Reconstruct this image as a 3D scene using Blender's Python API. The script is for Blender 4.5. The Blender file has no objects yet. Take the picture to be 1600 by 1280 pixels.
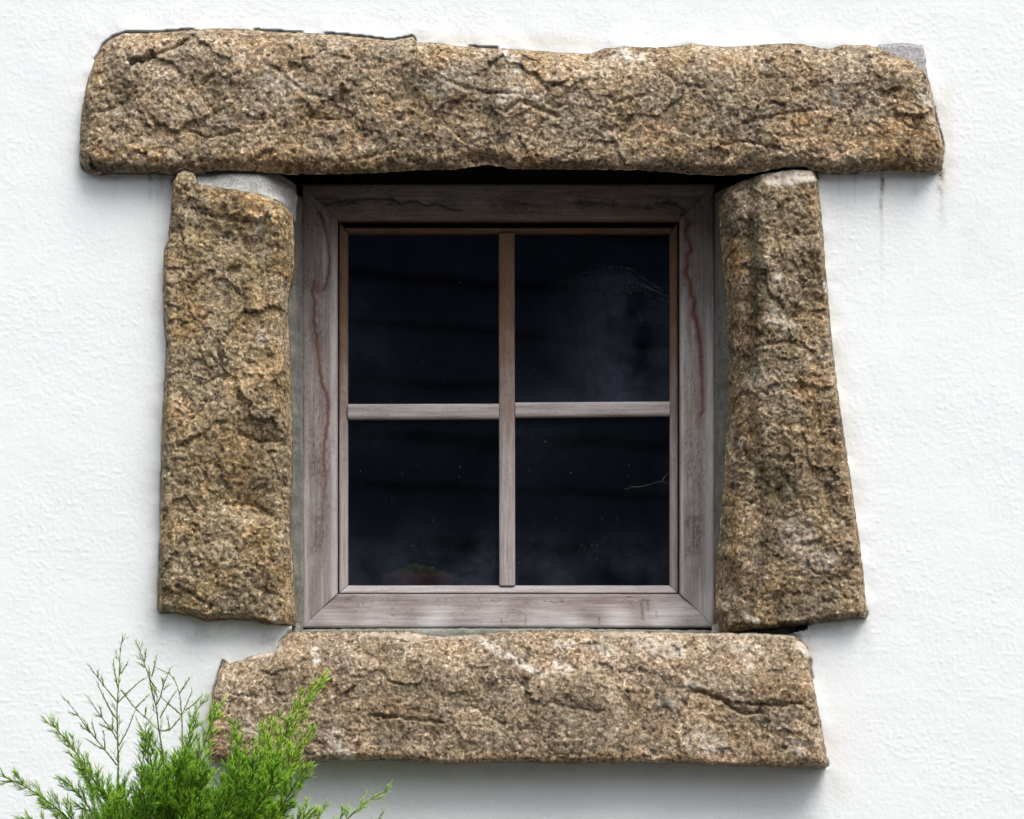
import bpy, math, random
import numpy as np
from mathutils import Vector

random.seed(7)
rng = np.random.default_rng(7)
S = bpy.context.scene
COL = S.collection

# ------------------------------------------------------------------ camera
CAM_D, CAM_Z, MID_Z = 8.0, 1.65, 2.45
cd = bpy.data.cameras.new('camera')
cam = bpy.data.objects.new('camera', cd)
COL.objects.link(cam)
cam.location = (0, -CAM_D, CAM_Z)
cam.rotation_euler = (math.radians(90), 0, 0)
cd.sensor_width = 36.0
cd.lens = 36.0 * CAM_D / 1.6
cd.shift_y = (MID_Z - CAM_Z) / 1.6          # a shift lens keeps the uprights parallel
cd.clip_start = 0.1
cd.clip_end = 400
S.camera = cam

# ------------------------------------------------------------------ sky and sun (bright overcast)
EL, ROT = math.radians(57), math.radians(152)
w = bpy.data.worlds.new('World')
S.world = w
w.use_nodes = True
nt = w.node_tree
nt.nodes.clear()
sky = nt.nodes.new('ShaderNodeTexSky')
sky.sky_type = 'NISHITA'
sky.sun_disc = False
sky.sun_elevation = EL
sky.sun_rotation = ROT
sky.dust_density = 4.0
sky.ozone_density = 0.6
sky.air_density = 1.0
hs = nt.nodes.new('ShaderNodeHueSaturation')
hs.inputs['Saturation'].default_value = 0.32      # cloud cover greys the blue
bg = nt.nodes.new('ShaderNodeBackground')
bg.inputs['Strength'].default_value = 0.15
wo = nt.nodes.new('ShaderNodeOutputWorld')
nt.links.new(sky.outputs[0], hs.inputs['Color'])
nt.links.new(hs.outputs[0], bg.inputs['Color'])
nt.links.new(bg.outputs[0], wo.inputs['Surface'])

sd = bpy.data.lights.new('sun', 'SUN')
sd.energy = 1.5
sd.angle = math.radians(35)
sd.color = (1.0, 0.97, 0.92)
sun = bpy.data.objects.new('sun', sd)
COL.objects.link(sun)
sv = Vector((math.sin(ROT) * math.cos(EL), math.cos(ROT) * math.cos(EL), math.sin(EL)))
sun.rotation_euler = (-sv).to_track_quat('-Z', 'Y').to_euler()
sun.location = (3, -6, 9)

vs = S.view_settings
vs.view_transform = 'Standard'
vs.look = 'None'
vs.gamma = 1
vs.use_curve_mapping = False
vs.exposure = 0.60

# ------------------------------------------------------------------ helpers
WLOC = {}


def P(px, py, y=0.0):
    """photograph position -> world point on the upright plane at depth y"""
    t = (y + CAM_D) / CAM_D
    return (px - 800) / 1000 * t, CAM_Z + (MID_Z - CAM_Z - (py - 640) / 1000) * t


def tag(o, label=None, cat=None, kind=None, group=None):
    if label: o['label'] = label
    if cat: o['category'] = cat
    if kind: o['kind'] = kind
    if group: o['group'] = group
    return o


def empty(name, loc, parent=None):
    o = bpy.data.objects.new(name, None)
    COL.objects.link(o)
    o.empty_display_size = 0.2
    pl = Vector(WLOC[parent.name]) if parent else Vector((0, 0, 0))
    o.location = Vector(loc) - pl
    o.parent = parent
    WLOC[o.name] = tuple(loc)
    return o


def link_mesh(name, me, mat, parent, loc):
    o = bpy.data.objects.new(name, me)
    COL.objects.link(o)
    pl = Vector(WLOC[parent.name]) if parent else Vector((0, 0, 0))
    o.location = Vector(loc) - pl
    o.parent = parent
    WLOC[o.name] = tuple(loc)
    if mat: me.materials.append(mat)
    return o


def mesh_np(name, V, F, mat, parent=None, attrs=None, smooth=True, loc=None):
    """V (n,3) array, F (m,k) int array"""
    V = np.asarray(V, dtype=np.float64)
    F = np.asarray(F, dtype=np.int32)
    if loc is None:
        loc = ((V.min(0) + V.max(0)) / 2)
    loc = np.asarray(loc, float)
    V = V - loc
    me = bpy.data.meshes.new(name)
    k = F.shape[1]
    me.vertices.add(len(V))
    me.vertices.foreach_set('co', V.astype(np.float32).ravel())
    me.loops.add(F.size)
    me.loops.foreach_set('vertex_index', F.ravel())
    me.polygons.add(len(F))
    me.polygons.foreach_set('loop_start', np.arange(0, F.size, k, dtype=np.int32))
    me.polygons.foreach_set('loop_total', np.full(len(F), k, dtype=np.int32))
    me.polygons.foreach_set('use_smooth', np.full(len(F), smooth, dtype=bool))
    me.update(calc_edges=True)
    if attrs:
        for an, av in attrs.items():
            a = me.attributes.new(an, 'FLOAT', 'POINT')
            a.data.foreach_set('value', np.asarray(av, np.float32).ravel())
    return link_mesh(name, me, mat, parent, tuple(loc))


def grid_faces(nv, nu, off=0):
    i = np.arange(nv - 1)[:, None] * nu + np.arange(nu - 1)[None, :]
    i = i.ravel() + off
    return np.stack([i, i + nu, i + nu + 1, i + 1], 1)


def boxes_mesh(name, boxes, mat, parent=None, smooth=False, bev=0.0, loc=None):
    V, F = [], []
    for (x0, x1, y0, y1, z0, z1) in boxes:
        b = len(V)
        V += [(x0, y0, z0), (x1, y0, z0), (x1, y1, z0), (x0, y1, z0), (x0, y0, z1), (x1, y0, z1), (x1, y1, z1), (x0, y1, z1)]
        F += [(b, b + 3, b + 2, b + 1), (b + 4, b + 5, b + 6, b + 7), (b, b + 1, b + 5, b + 4), (b + 1, b + 2, b + 6, b + 5),
              (b + 2, b + 3, b + 7, b + 6), (b + 3, b, b + 4, b + 7)]
    o = mesh_np(name, V, F, mat, parent, smooth=smooth, loc=loc)
    if bev:
        m = o.modifiers.new('bevel', 'BEVEL')
        m.width = bev
        m.segments = 2
    return o


# ---- vectorised noise
_perm = rng.permutation(4096)
_g = rng.uniform(0, 2 * np.pi, 4096)
_gx, _gy = np.cos(_g), np.sin(_g)


def _h(i, j, s):
    return _perm[(_perm[(i + s * 131) & 4095] + j) & 4095]


def pnoise(x, y, s=0):
    xi, yi = np.floor(x).astype(int), np.floor(y).astype(int)
    xf, yf = x - xi, y - yi
    u = xf * xf * xf * (xf * (xf * 6 - 15) + 10)
    v = yf * yf * yf * (yf * (yf * 6 - 15) + 10)

    def d(a, b):
        h = _h(xi + a, yi + b, s)
        return _gx[h] * (xf - a) + _gy[h] * (yf - b)
    a = d(0, 0) * (1 - u) + d(1, 0) * u
    b = d(0, 1) * (1 - u) + d(1, 1) * u
    return (a * (1 - v) + b * v) * 1.5


def fbm(x, y, wl, octv=4, s=0, gain=0.5, lac=2.03):
    r, a, f = 0, 1.0, 1.0 / wl
    for k in range(octv):
        r = r + a * pnoise(x * f + 17.3 * k, y * f - 9.1 * k, s + k)
        a *= gain
        f *= lac
    return r


def ridged(x, y, wl, octv=3, s=0):
    r, a, f = 0, 1.0, 1.0 / wl
    for k in range(octv):
        r = r + a * (1 - np.abs(pnoise(x * f + 5.7 * k, y * f + 3.3 * k, s + k)) * 2)
        a *= 0.5
        f *= 2.1
    return r


def facets(x, y, wl, s=0, slope=1.0):
    """broken-stone facets: each Worley cell is a small tilted plane"""
    X, Y = x / wl, y / wl
    xi, yi = np.floor(X).astype(int), np.floor(Y).astype(int)
    best = np.full(X.shape, 9e9)
    val = np.zeros(X.shape)
    for a in (-1, 0, 1):
        for b in (-1, 0, 1):
            h = _h(xi + a, yi + b, s)
            cx = xi + a + (_perm[h] / 4096.0)
            cy = yi + b + (_perm[(h + 77) & 4095] / 4096.0)
            d = (X - cx) ** 2 + (Y - cy) ** 2
            sx = (_perm[(h + 991) & 4095] / 2048.0 - 1) * slope
            sy = (_perm[(h + 1733) & 4095] / 2048.0 - 1) * slope
            vv = (X - cx) * sx + (Y - cy) * sy
            m = d < best
            best = np.where(m, d, best)
            val = np.where(m, vv, val)
    return val


def pdist(x, y, pts):
    """distance (px) from points to a polyline"""
    out = np.full(x.shape, 1e9)
    for (ax, ay), (bx, by) in zip(pts[:-1], pts[1:]):
        dx, dy = bx - ax, by - ay
        L = dx * dx + dy * dy + 1e-9
        t = np.clip(((x - ax) * dx + (y - ay) * dy) / L, 0, 1)
        out = np.minimum(out, np.hypot(x - ax - t * dx, y - ay - t * dy))
    return out


def inside(x, y, poly):
    r = np.zeros(x.shape, bool)
    n = len(poly)
    for i in range(n):
        ax, ay = poly[i]
        bx, by = poly[(i + 1) % n]
        if ay == by: continue
        c = ((ay > y) != (by > y)) & (x < (bx - ax) * (y - ay) / (by - ay) + ax)
        r ^= c
    return r


def sstep(a, b, x):
    t = np.clip((x - a) / (b - a), 0, 1)
    return t * t * (3 - 2 * t)


# ---- materials
def new_mat(name):
    m = bpy.data.materials.new(name)
    m.use_nodes = True
    n = m.node_tree
    n.nodes.clear()
    out = n.nodes.new('ShaderNodeOutputMaterial')
    return m, n, out


class NB:
    """tiny node builder"""
    def __init__(self, name):
        self.m, self.t, self.out = new_mat(name)
        self.tc = self.t.nodes.new('ShaderNodeTexCoord')
        self.co = self.tc.outputs['Object']

    def lk(self, a, b):
        self.t.links.new(a, b)

    def put(self, sock, v):
        if hasattr(v, 'is_output') or isinstance(v, bpy.types.NodeSocket):
            self.lk(v, sock)
        else:
            sock.default_value = v

    def mapping(self, scale=(1, 1, 1), loc=(0, 0, 0), rot=(0, 0, 0), co=None):
        n = self.t.nodes.new('ShaderNodeMapping')
        self.lk(co or self.co, n.inputs['Vector'])
        n.inputs['Scale'].default_value = scale
        n.inputs['Location'].default_value = loc
        n.inputs['Rotation'].default_value = rot
        return n.outputs[0]

    def noise(self, scale, detail=4, rough=0.55, co=None, dist=0.0):
        n = self.t.nodes.new('ShaderNodeTexNoise')
        self.lk(co or self.co, n.inputs['Vector'])
        n.inputs['Scale'].default_value = scale
        n.inputs['Detail'].default_value = detail
        n.inputs['Roughness'].default_value = rough
        n.inputs['Distortion'].default_value = dist
        return n.outputs['Fac']

    def voro(self, scale, co=None, feature='F1', out='Color', rand=1.0):
        n = self.t.nodes.new('ShaderNodeTexVoronoi')
        n.feature = feature
        self.lk(co or self.co, n.inputs['Vector'])
        n.inputs['Scale'].default_value = scale
        n.inputs['Randomness'].default_value = rand
        return n.outputs[out]

    def ramp(self, fac, stops, interp='LINEAR'):
        n = self.t.nodes.new('ShaderNodeValToRGB')
        e = n.color_ramp.elements
        n.color_ramp.interpolation = interp
        while len(e) < len(stops): e.new(0.5)
        for k, (p, c) in enumerate(stops):
            e[k].position = p
            e[k].color = (c[0], c[1], c[2], 1) if not isinstance(c, (int, float)) else (c, c, c, 1)
        self.lk(fac, n.inputs['Fac'])
        return n.outputs['Color']

    def mix(self, fac, a, b, mode='MIX'):
        n = self.t.nodes.new('ShaderNodeMix')
        n.data_type = 'RGBA'
        n.blend_type = mode
        self.put(n.inputs[0], fac)
        for s, v in ((n.inputs[6], a), (n.inputs[7], b)):
            if isinstance(v, (tuple, list)): v = (v[0], v[1], v[2], 1)
            self.put(s, v)
        return n.outputs[2]

    def math(self, op, a, b=0.0, clamp=False):
        n = self.t.nodes.new('ShaderNodeMath')
        n.operation = op
        n.use_clamp = clamp
        self.put(n.inputs[0], a)
        self.put(n.inputs[1], b)
        return n.outputs[0]

    def attr(self, name):
        n = self.t.nodes.new('ShaderNodeAttribute')
        n.attribute_name = name
        return n.outputs['Fac']

    def sep(self, co=None):
        n = self.t.nodes.new('ShaderNodeSeparateXYZ')
        self.lk(co or self.co, n.inputs[0])
        return n.outputs

    def bump(self, h, strength=0.5, dist=0.002, nrm=None):
        n = self.t.nodes.new('ShaderNodeBump')
        n.inputs['Strength'].default_value = strength
        n.inputs['Distance'].default_value = dist
        self.lk(h, n.inputs['Height'])
        if nrm: self.lk(nrm, n.inputs['Normal'])
        return n.outputs[0]

    def bsdf(self, color, rough=0.9, normal=None, spec=0.3, **kw):
        n = self.t.nodes.new('ShaderNodeBsdfPrincipled')
        if isinstance(color, tuple): color = (*color[:3], 1)
        self.put(n.inputs['Base Color'], color)
        self.put(n.inputs['Roughness'], rough)
        n.inputs['Specular IOR Level'].default_value = spec
        if normal: self.lk(normal, n.inputs['Normal'])
        for k, v in kw.items(): self.put(n.inputs[k], v)
        self.lk(n.outputs[0], self.out.inputs['Surface'])
        return n


def stone_material(name, tint, ochre, ochre_amt, dark_amt, gain=1.0):
    b = NB(name)
    warp = b.t.nodes.new('ShaderNodeVectorMath')
    warp.operation = 'MULTIPLY_ADD'
    nz = b.t.nodes.new('ShaderNodeTexNoise')
    b.lk(b.co, nz.inputs['Vector'])
    nz.inputs['Scale'].default_value = 160
    nz.inputs['Detail'].default_value = 2
    b.lk(nz.outputs['Color'], warp.inputs[0])
    warp.inputs[1].default_value = (0.006, 0.006, 0.006)
    b.lk(b.co, warp.inputs[2])
    wc = warp.outputs[0]
    g = gain * 1.10
    # granite grains: feldspar and quartz run together, dark mica and pale flecks stand apart
    n0 = b.noise(125, 4, 0.62, co=wc, dist=0.9)
    grains = b.ramp(n0, [(0.30, (0.060 * g, 0.043 * g, 0.034 * g)), (0.39, (0.150 * g, 0.112 * g, 0.078 * g)), (0.48, (0.265 * g, 0.212 * g, 0.146 * g)),
                         (0.57, (0.375 * g, 0.31 * g, 0.225 * g)), (0.67, (0.54 * g, 0.475 * g, 0.37 * g)), (0.78, (0.70 * g, 0.65 * g, 0.54 * g))])
    v2 = b.sep(b.voro(300, wc))[1]
    fine = b.ramp(v2, [(0.0, 0.45), (0.25, 0.82), (0.7, 1.08), (0.9, 1.3), (1.0, 1.7)])
    col = b.mix(0.8, grains, fine, 'MULTIPLY')
    v3 = b.voro(115, wc)
    mica = b.math('MULTIPLY', b.ramp(b.sep(v3)[0], [(0.80, 0), (0.84, 1)]), b.ramp(b.voro(115, wc, out='Distance'), [(0.28, 1), (0.48, 0)]))
    col = b.mix(b.math('MULTIPLY', mica, 0.62), col, (0.032, 0.021, 0.021))
    fleck = b.math('MULTIPLY', b.ramp(b.sep(v3)[1], [(0.90, 0), (0.93, 1)]), b.ramp(b.voro(115, wc, out='Distance'), [(0.18, 1), (0.34, 0)]))
    col = b.mix(b.math('MULTIPLY', fleck, 0.8), col, (0.60, 0.56, 0.46))
    # broad tone
    n1 = b.noise(9, 6, 0.62)
    col = b.mix(1.0, col, b.ramp(n1, [(0.25, (0.62, 0.62, 0.62)), (0.5, (1.0, 1.0, 1.0)), (0.75, (1.35, 1.33, 1.33))]), 'MULTIPLY')
    # iron staining
    n2 = b.noise(13, 7, 0.68, co=b.mapping(loc=(3, 1, 2)))
    om = b.math('MULTIPLY', b.ramp(n2, [(0.44, 0), (0.62, 1)]), ochre_amt)
    col = b.mix(om, col, b.mix(1.0, col, ochre, 'MULTIPLY'))
    # dark algae in blotches
    n3 = b.noise(22, 8, 0.72, co=b.mapping(loc=(7, 5, 9)))
    dm = b.math('MULTIPLY', b.ramp(n3, [(0.52, 0), (0.66, 1)]), dark_amt)
    col = b.mix(dm, col, b.mix(1.0, col, (0.36, 0.37, 0.33), 'MULTIPLY'))
    # pinkish grey clean stone
    n4 = b.noise(16, 6, 0.65, co=b.mapping(loc=(11, 2, 4)))
    pm = b.math('MULTIPLY', b.ramp(n4, [(0.5, 0), (0.68, 1)]), 0.55)
    col = b.mix(pm, col, b.mix(1.0, col, (1.35, 1.30, 1.38), 'MULTIPLY'))
    col = b.mix(1.0, col, tint, 'MULTIPLY')
    col = b.mix(1.0, col, (0.985, 0.955, 0.935), 'MULTIPLY')
    # rust, moss, lichen and cement of their own shapes
    fz = b.noise(130, 5, 0.7)
    fzr = b.ramp(fz, [(0.30, 0), (0.62, 1)])
    col = b.mix(b.math('MULTIPLY', b.math('MULTIPLY', b.attr('rust'), 0.75), fzr), col, b.mix(1.0, col, (1.06, 0.86, 0.58), 'MULTIPLY'))
    col = b.mix(b.math('MULTIPLY', b.attr('moss'), b.ramp(fz, [(0.25, 1), (0.7, 0.5)])), col, b.mix(1.0, col, (0.30, 0.30, 0.22), 'MULTIPLY'))
    lm = b.math('MULTIPLY', b.attr('lichen'), b.ramp(fz, [(0.44, 0), (0.56, 1)]), clamp=True)
    col = b.mix(lm, col, (0.64, 0.60, 0.53))
    cm = b.math('MULTIPLY', b.attr('cement'), b.ramp(fz, [(0.28, 0.3), (0.45, 1)]), clamp=True)
    col = b.mix(cm, col, b.mix(n1, (0.42, 0.37, 0.30), (0.62, 0.57, 0.48)))
    h1 = b.noise(240, 6, 0.7)
    h2 = b.voro(170, wc, out='Distance')
    hh = b.math('ADD', b.math('MULTIPLY', h1, 1.0), b.math('MULTIPLY', h2, -0.5))
    nrm = b.bump(hh, 0.5, 0.0035)
    b.bsdf(col, 0.88, nrm, 0.25)
    return b.m


def plaster_material():
    b = NB('white painted render')
    n1 = b.noise(3.0, 5, 0.6)
    base = b.mix(n1, (0.755, 0.785, 0.80), (0.80, 0.825, 0.84))
    # faint general grime flecks
    sp = b.voro(95, out='Distance')
    fl = b.noise(30, 6, 0.7)
    flecks = b.math('MULTIPLY', b.ramp(sp, [(0.05, 1), (0.16, 0)]), b.ramp(fl, [(0.60, 0), (0.72, 0.75)]))
    col = b.mix(flecks, base, (0.34, 0.34, 0.33))
    fz = b.noise(120, 5, 0.72)
    dirt = b.math('MULTIPLY', b.attr('dirt'), b.ramp(fz, [(0.33, 0.15), (0.62, 1)]), clamp=True)
    col = b.mix(dirt, col, (0.085, 0.085, 0.075))
    halo = b.math('MULTIPLY', b.attr('halo'), b.ramp(fz, [(0.3, 0.4), (0.7, 1)]), clamp=True)
    col = b.mix(halo, col, (0.66, 0.57, 0.44))
    ru = b.math('MULTIPLY', b.attr('rust'), b.ramp(fz, [(0.28, 0.25), (0.55, 1)]), clamp=True)
    col = b.mix(ru, col, (0.11, 0.060, 0.032))
    h = b.math('ADD', b.noise(150, 5, 0.62), b.math('MULTIPLY', b.noise(420, 3, 0.6), 0.4))
    nrm = b.bump(h, 0.35, 0.002)
    b.bsdf(col, 0.8, nrm, 0.3)
    return b.m


def mortar_material(name, c0, c1):
    b = NB(name)
    n1 = b.noise(35, 7, 0.68)
    col = b.mix(b.ramp(n1, [(0.3, 0), (0.7, 1)]), c0, c1)
    v = b.sep(b.voro(450))[0]
    col = b.mix(0.6, col, b.ramp(v, [(0, 0.55), (0.5, 1.0), (1, 1.35)]), 'MULTIPLY')
    nrm = b.bump(b.noise(260, 6, 0.7), 0.6, 0.003)
    b.bsdf(col, 0.92, nrm, 0.2)
    return b.m


def wood_material(name, axis, brown=0.0):
    """weathered grey hardwood; axis = direction of the grain"""
    b = NB(name)
    sc = (1, 1, 0.045) if axis == 'z' else (0.045, 1, 1)
    mp = b.mapping(sc)
    g = b.noise(260, 6, 0.65, co=mp, dist=0.3)
    base = b.ramp(g, [(0.25, (0.165, 0.135, 0.130)), (0.45, (0.25, 0.212, 0.205)), (0.62, (0.315, 0.278, 0.274)), (0.8, (0.40, 0.355, 0.36))])
    # broad fading between bleached and warm
    n1 = b.noise(8, 5, 0.6)
    base = b.mix(b.ramp(n1, [(0.4, 0), (0.65, 0.6)]), base, b.mix(1.0, base, (0.92, 0.80, 0.74), 'MULTIPLY'))
    # remains of the brown stain, on the beads with some lintel shade painted in
    z = b.sep(b.tc.outputs['Object'])[2]
    bm = b.math('MULTIPLY', b.attr('brown'), b.ramp(b.noise(24, 6, 0.65), [(0.25, 0.55), (0.6, 1)]), clamp=True)
    base = b.mix(bm, base, b.mix(g, (0.10, 0.052, 0.030), (0.24, 0.135, 0.078)))
    # mildew dots
    mp2 = b.mapping((1, 1, 0.45) if axis == 'z' else (0.45, 1, 1))
    d = b.noise(330, 4, 0.7, co=mp2)
    area = b.ramp(b.noise(14, 5, 0.6, co=b.mapping(loc=(4, 4, 4))), [(0.40, 0), (0.62, 1)])
    md = b.math('MULTIPLY', b.ramp(d, [(0.52, 0), (0.64, 1)]), b.math('MULTIPLY', area, 0.8))
    base = b.mix(md, base, (0.055, 0.04, 0.04))
    base = b.mix(1.0, base, (0.975, 1.01, 1.02), 'MULTIPLY')
    # broad mottled mould patches
    mo = b.ramp(b.noise(52, 6, 0.72, co=b.mapping((1, 1, 0.4) if axis == 'z' else (0.4, 1, 1), loc=(2, 6, 1))), [(0.44, 0), (0.60, 1)])
    base = b.mix(b.math('MULTIPLY', mo, 0.38), base, b.mix(1.0, base, (0.55, 0.46, 0.44), 'MULTIPLY'))
    ml = b.math('MULTIPLY', b.attr('mildew'), b.ramp(b.noise(230, 5, 0.75, co=mp2), [(0.40, 0), (0.56, 1)]), clamp=True)
    base = b.mix(ml, base, (0.060, 0.046, 0.044))
    fz = b.noise(170, 4, 0.7)
    base = b.mix(b.math('MULTIPLY', b.attr('redline'), b.ramp(fz, [(0.25, 0.7), (0.42, 1)]), clamp=True), base, (0.060, 0.011, 0.006))
    base = b.mix(b.math('MULTIPLY', b.attr('redwash'), b.ramp(fz, [(0.35, 0), (0.65, 0.8)]), clamp=True), base, (0.24, 0.11, 0.075))
    base = b.mix(b.math('MULTIPLY', b.attr('dark'), b.ramp(fz, [(0.35, 0.2), (0.5, 1)]), clamp=True), base, (0.02, 0.016, 0.014))
    base = b.mix(b.math('MULTIPLY', b.attr('pale'), b.ramp(g, [(0.3, 0.4), (0.6, 1)]), clamp=True), base, (0.56, 0.545, 0.555))
    nrm = b.bump(b.math('ADD', g, b.math('MULTIPLY', d, 0.4)), 0.35, 0.0012)
    b.bsdf(base, 0.75, nrm, 0.3)
    return b.m


def pane_material():
    b = NB('dusty window glass')
    t = b.t
    tr = t.nodes.new('ShaderNodeBsdfTransparent')
    tr.inputs[0].default_value = (0.80, 0.84, 0.88, 1)
    gl = t.nodes.new('ShaderNodeBsdfGlossy')
    gl.inputs['Roughness'].default_value = 0.02
    gl.inputs['Color'].default_value = (0.80, 0.88, 1.0, 1)
    fr = t.nodes.new('ShaderNodeFresnel')
    fr.inputs['IOR'].default_value = 1.5
    mx = t.nodes.new('ShaderNodeMixShader')
    b.lk(fr.outputs[0], mx.inputs[0])
    b.lk(tr.outputs[0], mx.inputs[1])
    b.lk(gl.outputs[0], mx.inputs[2])
    df = t.nodes.new('ShaderNodeBsdfDiffuse')
    df.inputs['Color'].default_value = (0.40, 0.48, 0.66, 1)
    fz = b.noise(90, 6, 0.75)
    film = b.math('MULTIPLY', b.attr('film'), b.ramp(fz, [(0.3, 0.25), (0.7, 1)]))
    base = b.math('ADD', b.ramp(b.noise(7, 6, 0.65), [(0.40, 0.002), (0.75, 0.009)]), b.math('MULTIPLY', film, 0.062))
    sp = b.voro(120, out='Distance')
    cell = b.sep(b.voro(120))[0]
    specks = b.math('MULTIPLY', b.ramp(sp, [(0.05, 1), (0.13, 0)]), b.ramp(cell, [(0.80, 0), (0.97, 0.26)]))
    fac = b.math('ADD', base, specks, clamp=True)
    m2 = t.nodes.new('ShaderNodeMixShader')
    b.lk(fac, m2.inputs[0])
    b.lk(mx.outputs[0], m2.inputs[1])
    b.lk(df.outputs[0], m2.inputs[2])
    b.lk(m2.outputs[0], b.out.inputs['Surface'])
    return b.m


def plain(name, c, rough=0.85, var=0.25, scale=20, spec=0.3):
    b = NB(name)
    n = b.noise(scale, 5, 0.6)
    lo = tuple(x * (1 - var) for x in c)
    hi = tuple(x * (1 + var) for x in c)
    col = b.mix(b.ramp(n, [(0.3, 0), (0.7, 1)]), lo, hi)
    b.bsdf(col, rough, b.bump(n, 0.3, 0.01), spec)
    return b.m


def silk_material():
    b = NB('dusty spider silk')
    df = b.t.nodes.new('ShaderNodeBsdfDiffuse')
    df.inputs[0].default_value = (0.5, 0.52, 0.55, 1)
    tr = b.t.nodes.new('ShaderNodeBsdfTransparent')
    mx = b.t.nodes.new('ShaderNodeMixShader')
    b.lk(b.ramp(b.noise(60, 3, 0.6), [(0.3, 0.02), (0.7, 0.17)]), mx.inputs[0])
    b.lk(tr.outputs[0], mx.inputs[1])
    b.lk(df.outputs[0], mx.inputs[2])
    b.lk(mx.outputs[0], b.out.inputs['Surface'])
    return b.m


def leaf_material():
    b = NB('conifer needles')
    t = b.attr('tone')
    col = b.ramp(t, [(0.0, (0.045, 0.15, 0.005)), (0.35, (0.13, 0.34, 0.010)), (0.65, (0.28, 0.52, 0.022)), (1.0, (0.48, 0.66, 0.09))])
    oi = b.noise(14, 3, 0.6)
    col = b.mix(b.ramp(oi, [(0.4, 0), (0.7, 0.5)]), col, b.mix(1.0, col, (1.25, 1.02, 0.7), 'MULTIPLY'))
    pb = b.bsdf(col, 0.5, None, 0.4)
    tl = b.t.nodes.new('ShaderNodeBsdfTranslucent')
    b.lk(b.mix(1.0, col, (1.3, 1.4, 0.6), 'MULTIPLY'), tl.inputs[0])
    mx = b.t.nodes.new('ShaderNodeMixShader')
    mx.inputs[0].default_value = 0.42
    b.lk(pb.outputs[0], mx.inputs[1])
    b.lk(tl.outputs[0], mx.inputs[2])
    b.lk(mx.outputs[0], b.out.inputs['Surface'])
    return b.m


M_LINTEL = stone_material('lintel granite', (0.97, 0.98, 0.98), (1.08, 0.88, 0.62), 0.6, 0.7, 0.95)
M_JAMBL = stone_material('ochre granite', (0.98, 0.98, 0.90), (1.08, 0.90, 0.62), 0.6, 0.6, 0.90)
M_JAMBR = stone_material('brown granite', (0.92, 0.93, 0.90), (1.08, 0.86, 0.58), 0.6, 0.8, 0.85)
M_SILL = stone_material('sill granite', (1.02, 1.01, 1.01), (1.08, 0.91, 0.68), 0.4, 0.6, 0.88)
M_PLASTER = plaster_material()
M_MORTAR = mortar_material('pale lime mortar', (0.48, 0.48, 0.46), (0.68, 0.68, 0.66))
M_CEMENT = mortar_material('grey cement', (0.13, 0.135, 0.115), (0.29, 0.29, 0.26))
M_FILLET = mortar_material('lilac grey cement', (0.26, 0.255, 0.26), (0.40, 0.39, 0.40))
M_WOODV = wood_material('weathered oak upright', 'z')
M_WOODH = wood_material('weathered oak rail', 'x')
M_PANE = pane_material()
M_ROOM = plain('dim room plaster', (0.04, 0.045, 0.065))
M_BOARD = plain('dark creosoted board', (0.12, 0.14, 0.205), 0.9, 0.4, 1.2, 0.15)
M_BOARDGAP = plain('barn backing', (0.012, 0.012, 0.014), 0.95, 0.3, 2, 0.1)
M_SLATE = plain('roof slate', (0.06, 0.065, 0.075), 0.7)
M_GRAVEL = plain('gravel', (0.055, 0.053, 0.048), 0.95, 0.5, 3)
M_BARK = plain('conifer bark', (0.055, 0.040, 0.022), 0.9, 0.4, 60)
M_TWIG = plain('green brown twig', (0.11, 0.14, 0.032), 0.8, 0.4, 60)
M_LEAF = leaf_material()
M_WEB = silk_material()
M_MOSSPOT = plain('dull moss', (0.10, 0.095, 0.022), 0.95, 0.6, 60)
M_TRAY = plain('dull terracotta', (0.16, 0.06, 0.035), 0.8, 0.3, 30)

# ------------------------------------------------------------------ ground
g = 60
V = [(-g, -g, 0), (g, -g, 0), (g, g, 0), (-g, g, 0)]
o = mesh_np('ground', V, [(0, 1, 2, 3)], M_GRAVEL, loc=(0, 0, 0))
tag(o, kind='structure')

# ------------------------------------------------------------------ cottage
cottage = empty('cottage', (0, 0, 0))
tag(cottage, 'white rendered cottage wall with a small window framed by four rough granite blocks', 'house')

# outlines, in photograph positions
L_TOP = [(128, 150), (136, 120), (147, 92), (160, 68), (176, 55), (196, 49), (250, 48), (300, 44), (330, 42), (370, 42), (415, 46), (450, 48), (500, 50), (530, 52), (580, 57),
         (612, 61), (645, 55), (652, 64), (680, 64), (720, 70), (760, 72), (800, 74), (850, 77), (872, 79), (925, 81), (945, 73), (980, 70), (1020, 72), (1050, 70),
         (1080, 66), (1130, 71), (1160, 70), (1200, 67), (1230, 65), (1265, 68), (1295, 75), (1320, 67), (1360, 68), (1388, 76), (1425, 91), (1446, 106)]
L_RIGHT = [(1446, 106), (1455, 125), (1460, 160), (1463, 182), (1470, 205), (1475, 228), (1474, 250), (1470, 268)]
L_BOT = [(130, 266), (150, 272), (200, 271), (270, 272), (300, 271), (340, 266), (400, 268), (450, 272), (500, 273), (600, 270), (650, 266), (715, 265), (740, 260), (760, 257), (782, 260),
         (800, 265), (900, 265), (1000, 266), (1060, 271), (1120, 275), (1180, 271), (1200, 266), (1230, 261), (1258, 260), (1272, 268), (1290, 271), (1330, 271), (1375, 268), (1400, 267), (1445, 270), (1470, 268)]
L_LEFT = [(128, 150), (126, 180), (124, 225), (124, 250), (130, 266)]

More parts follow.
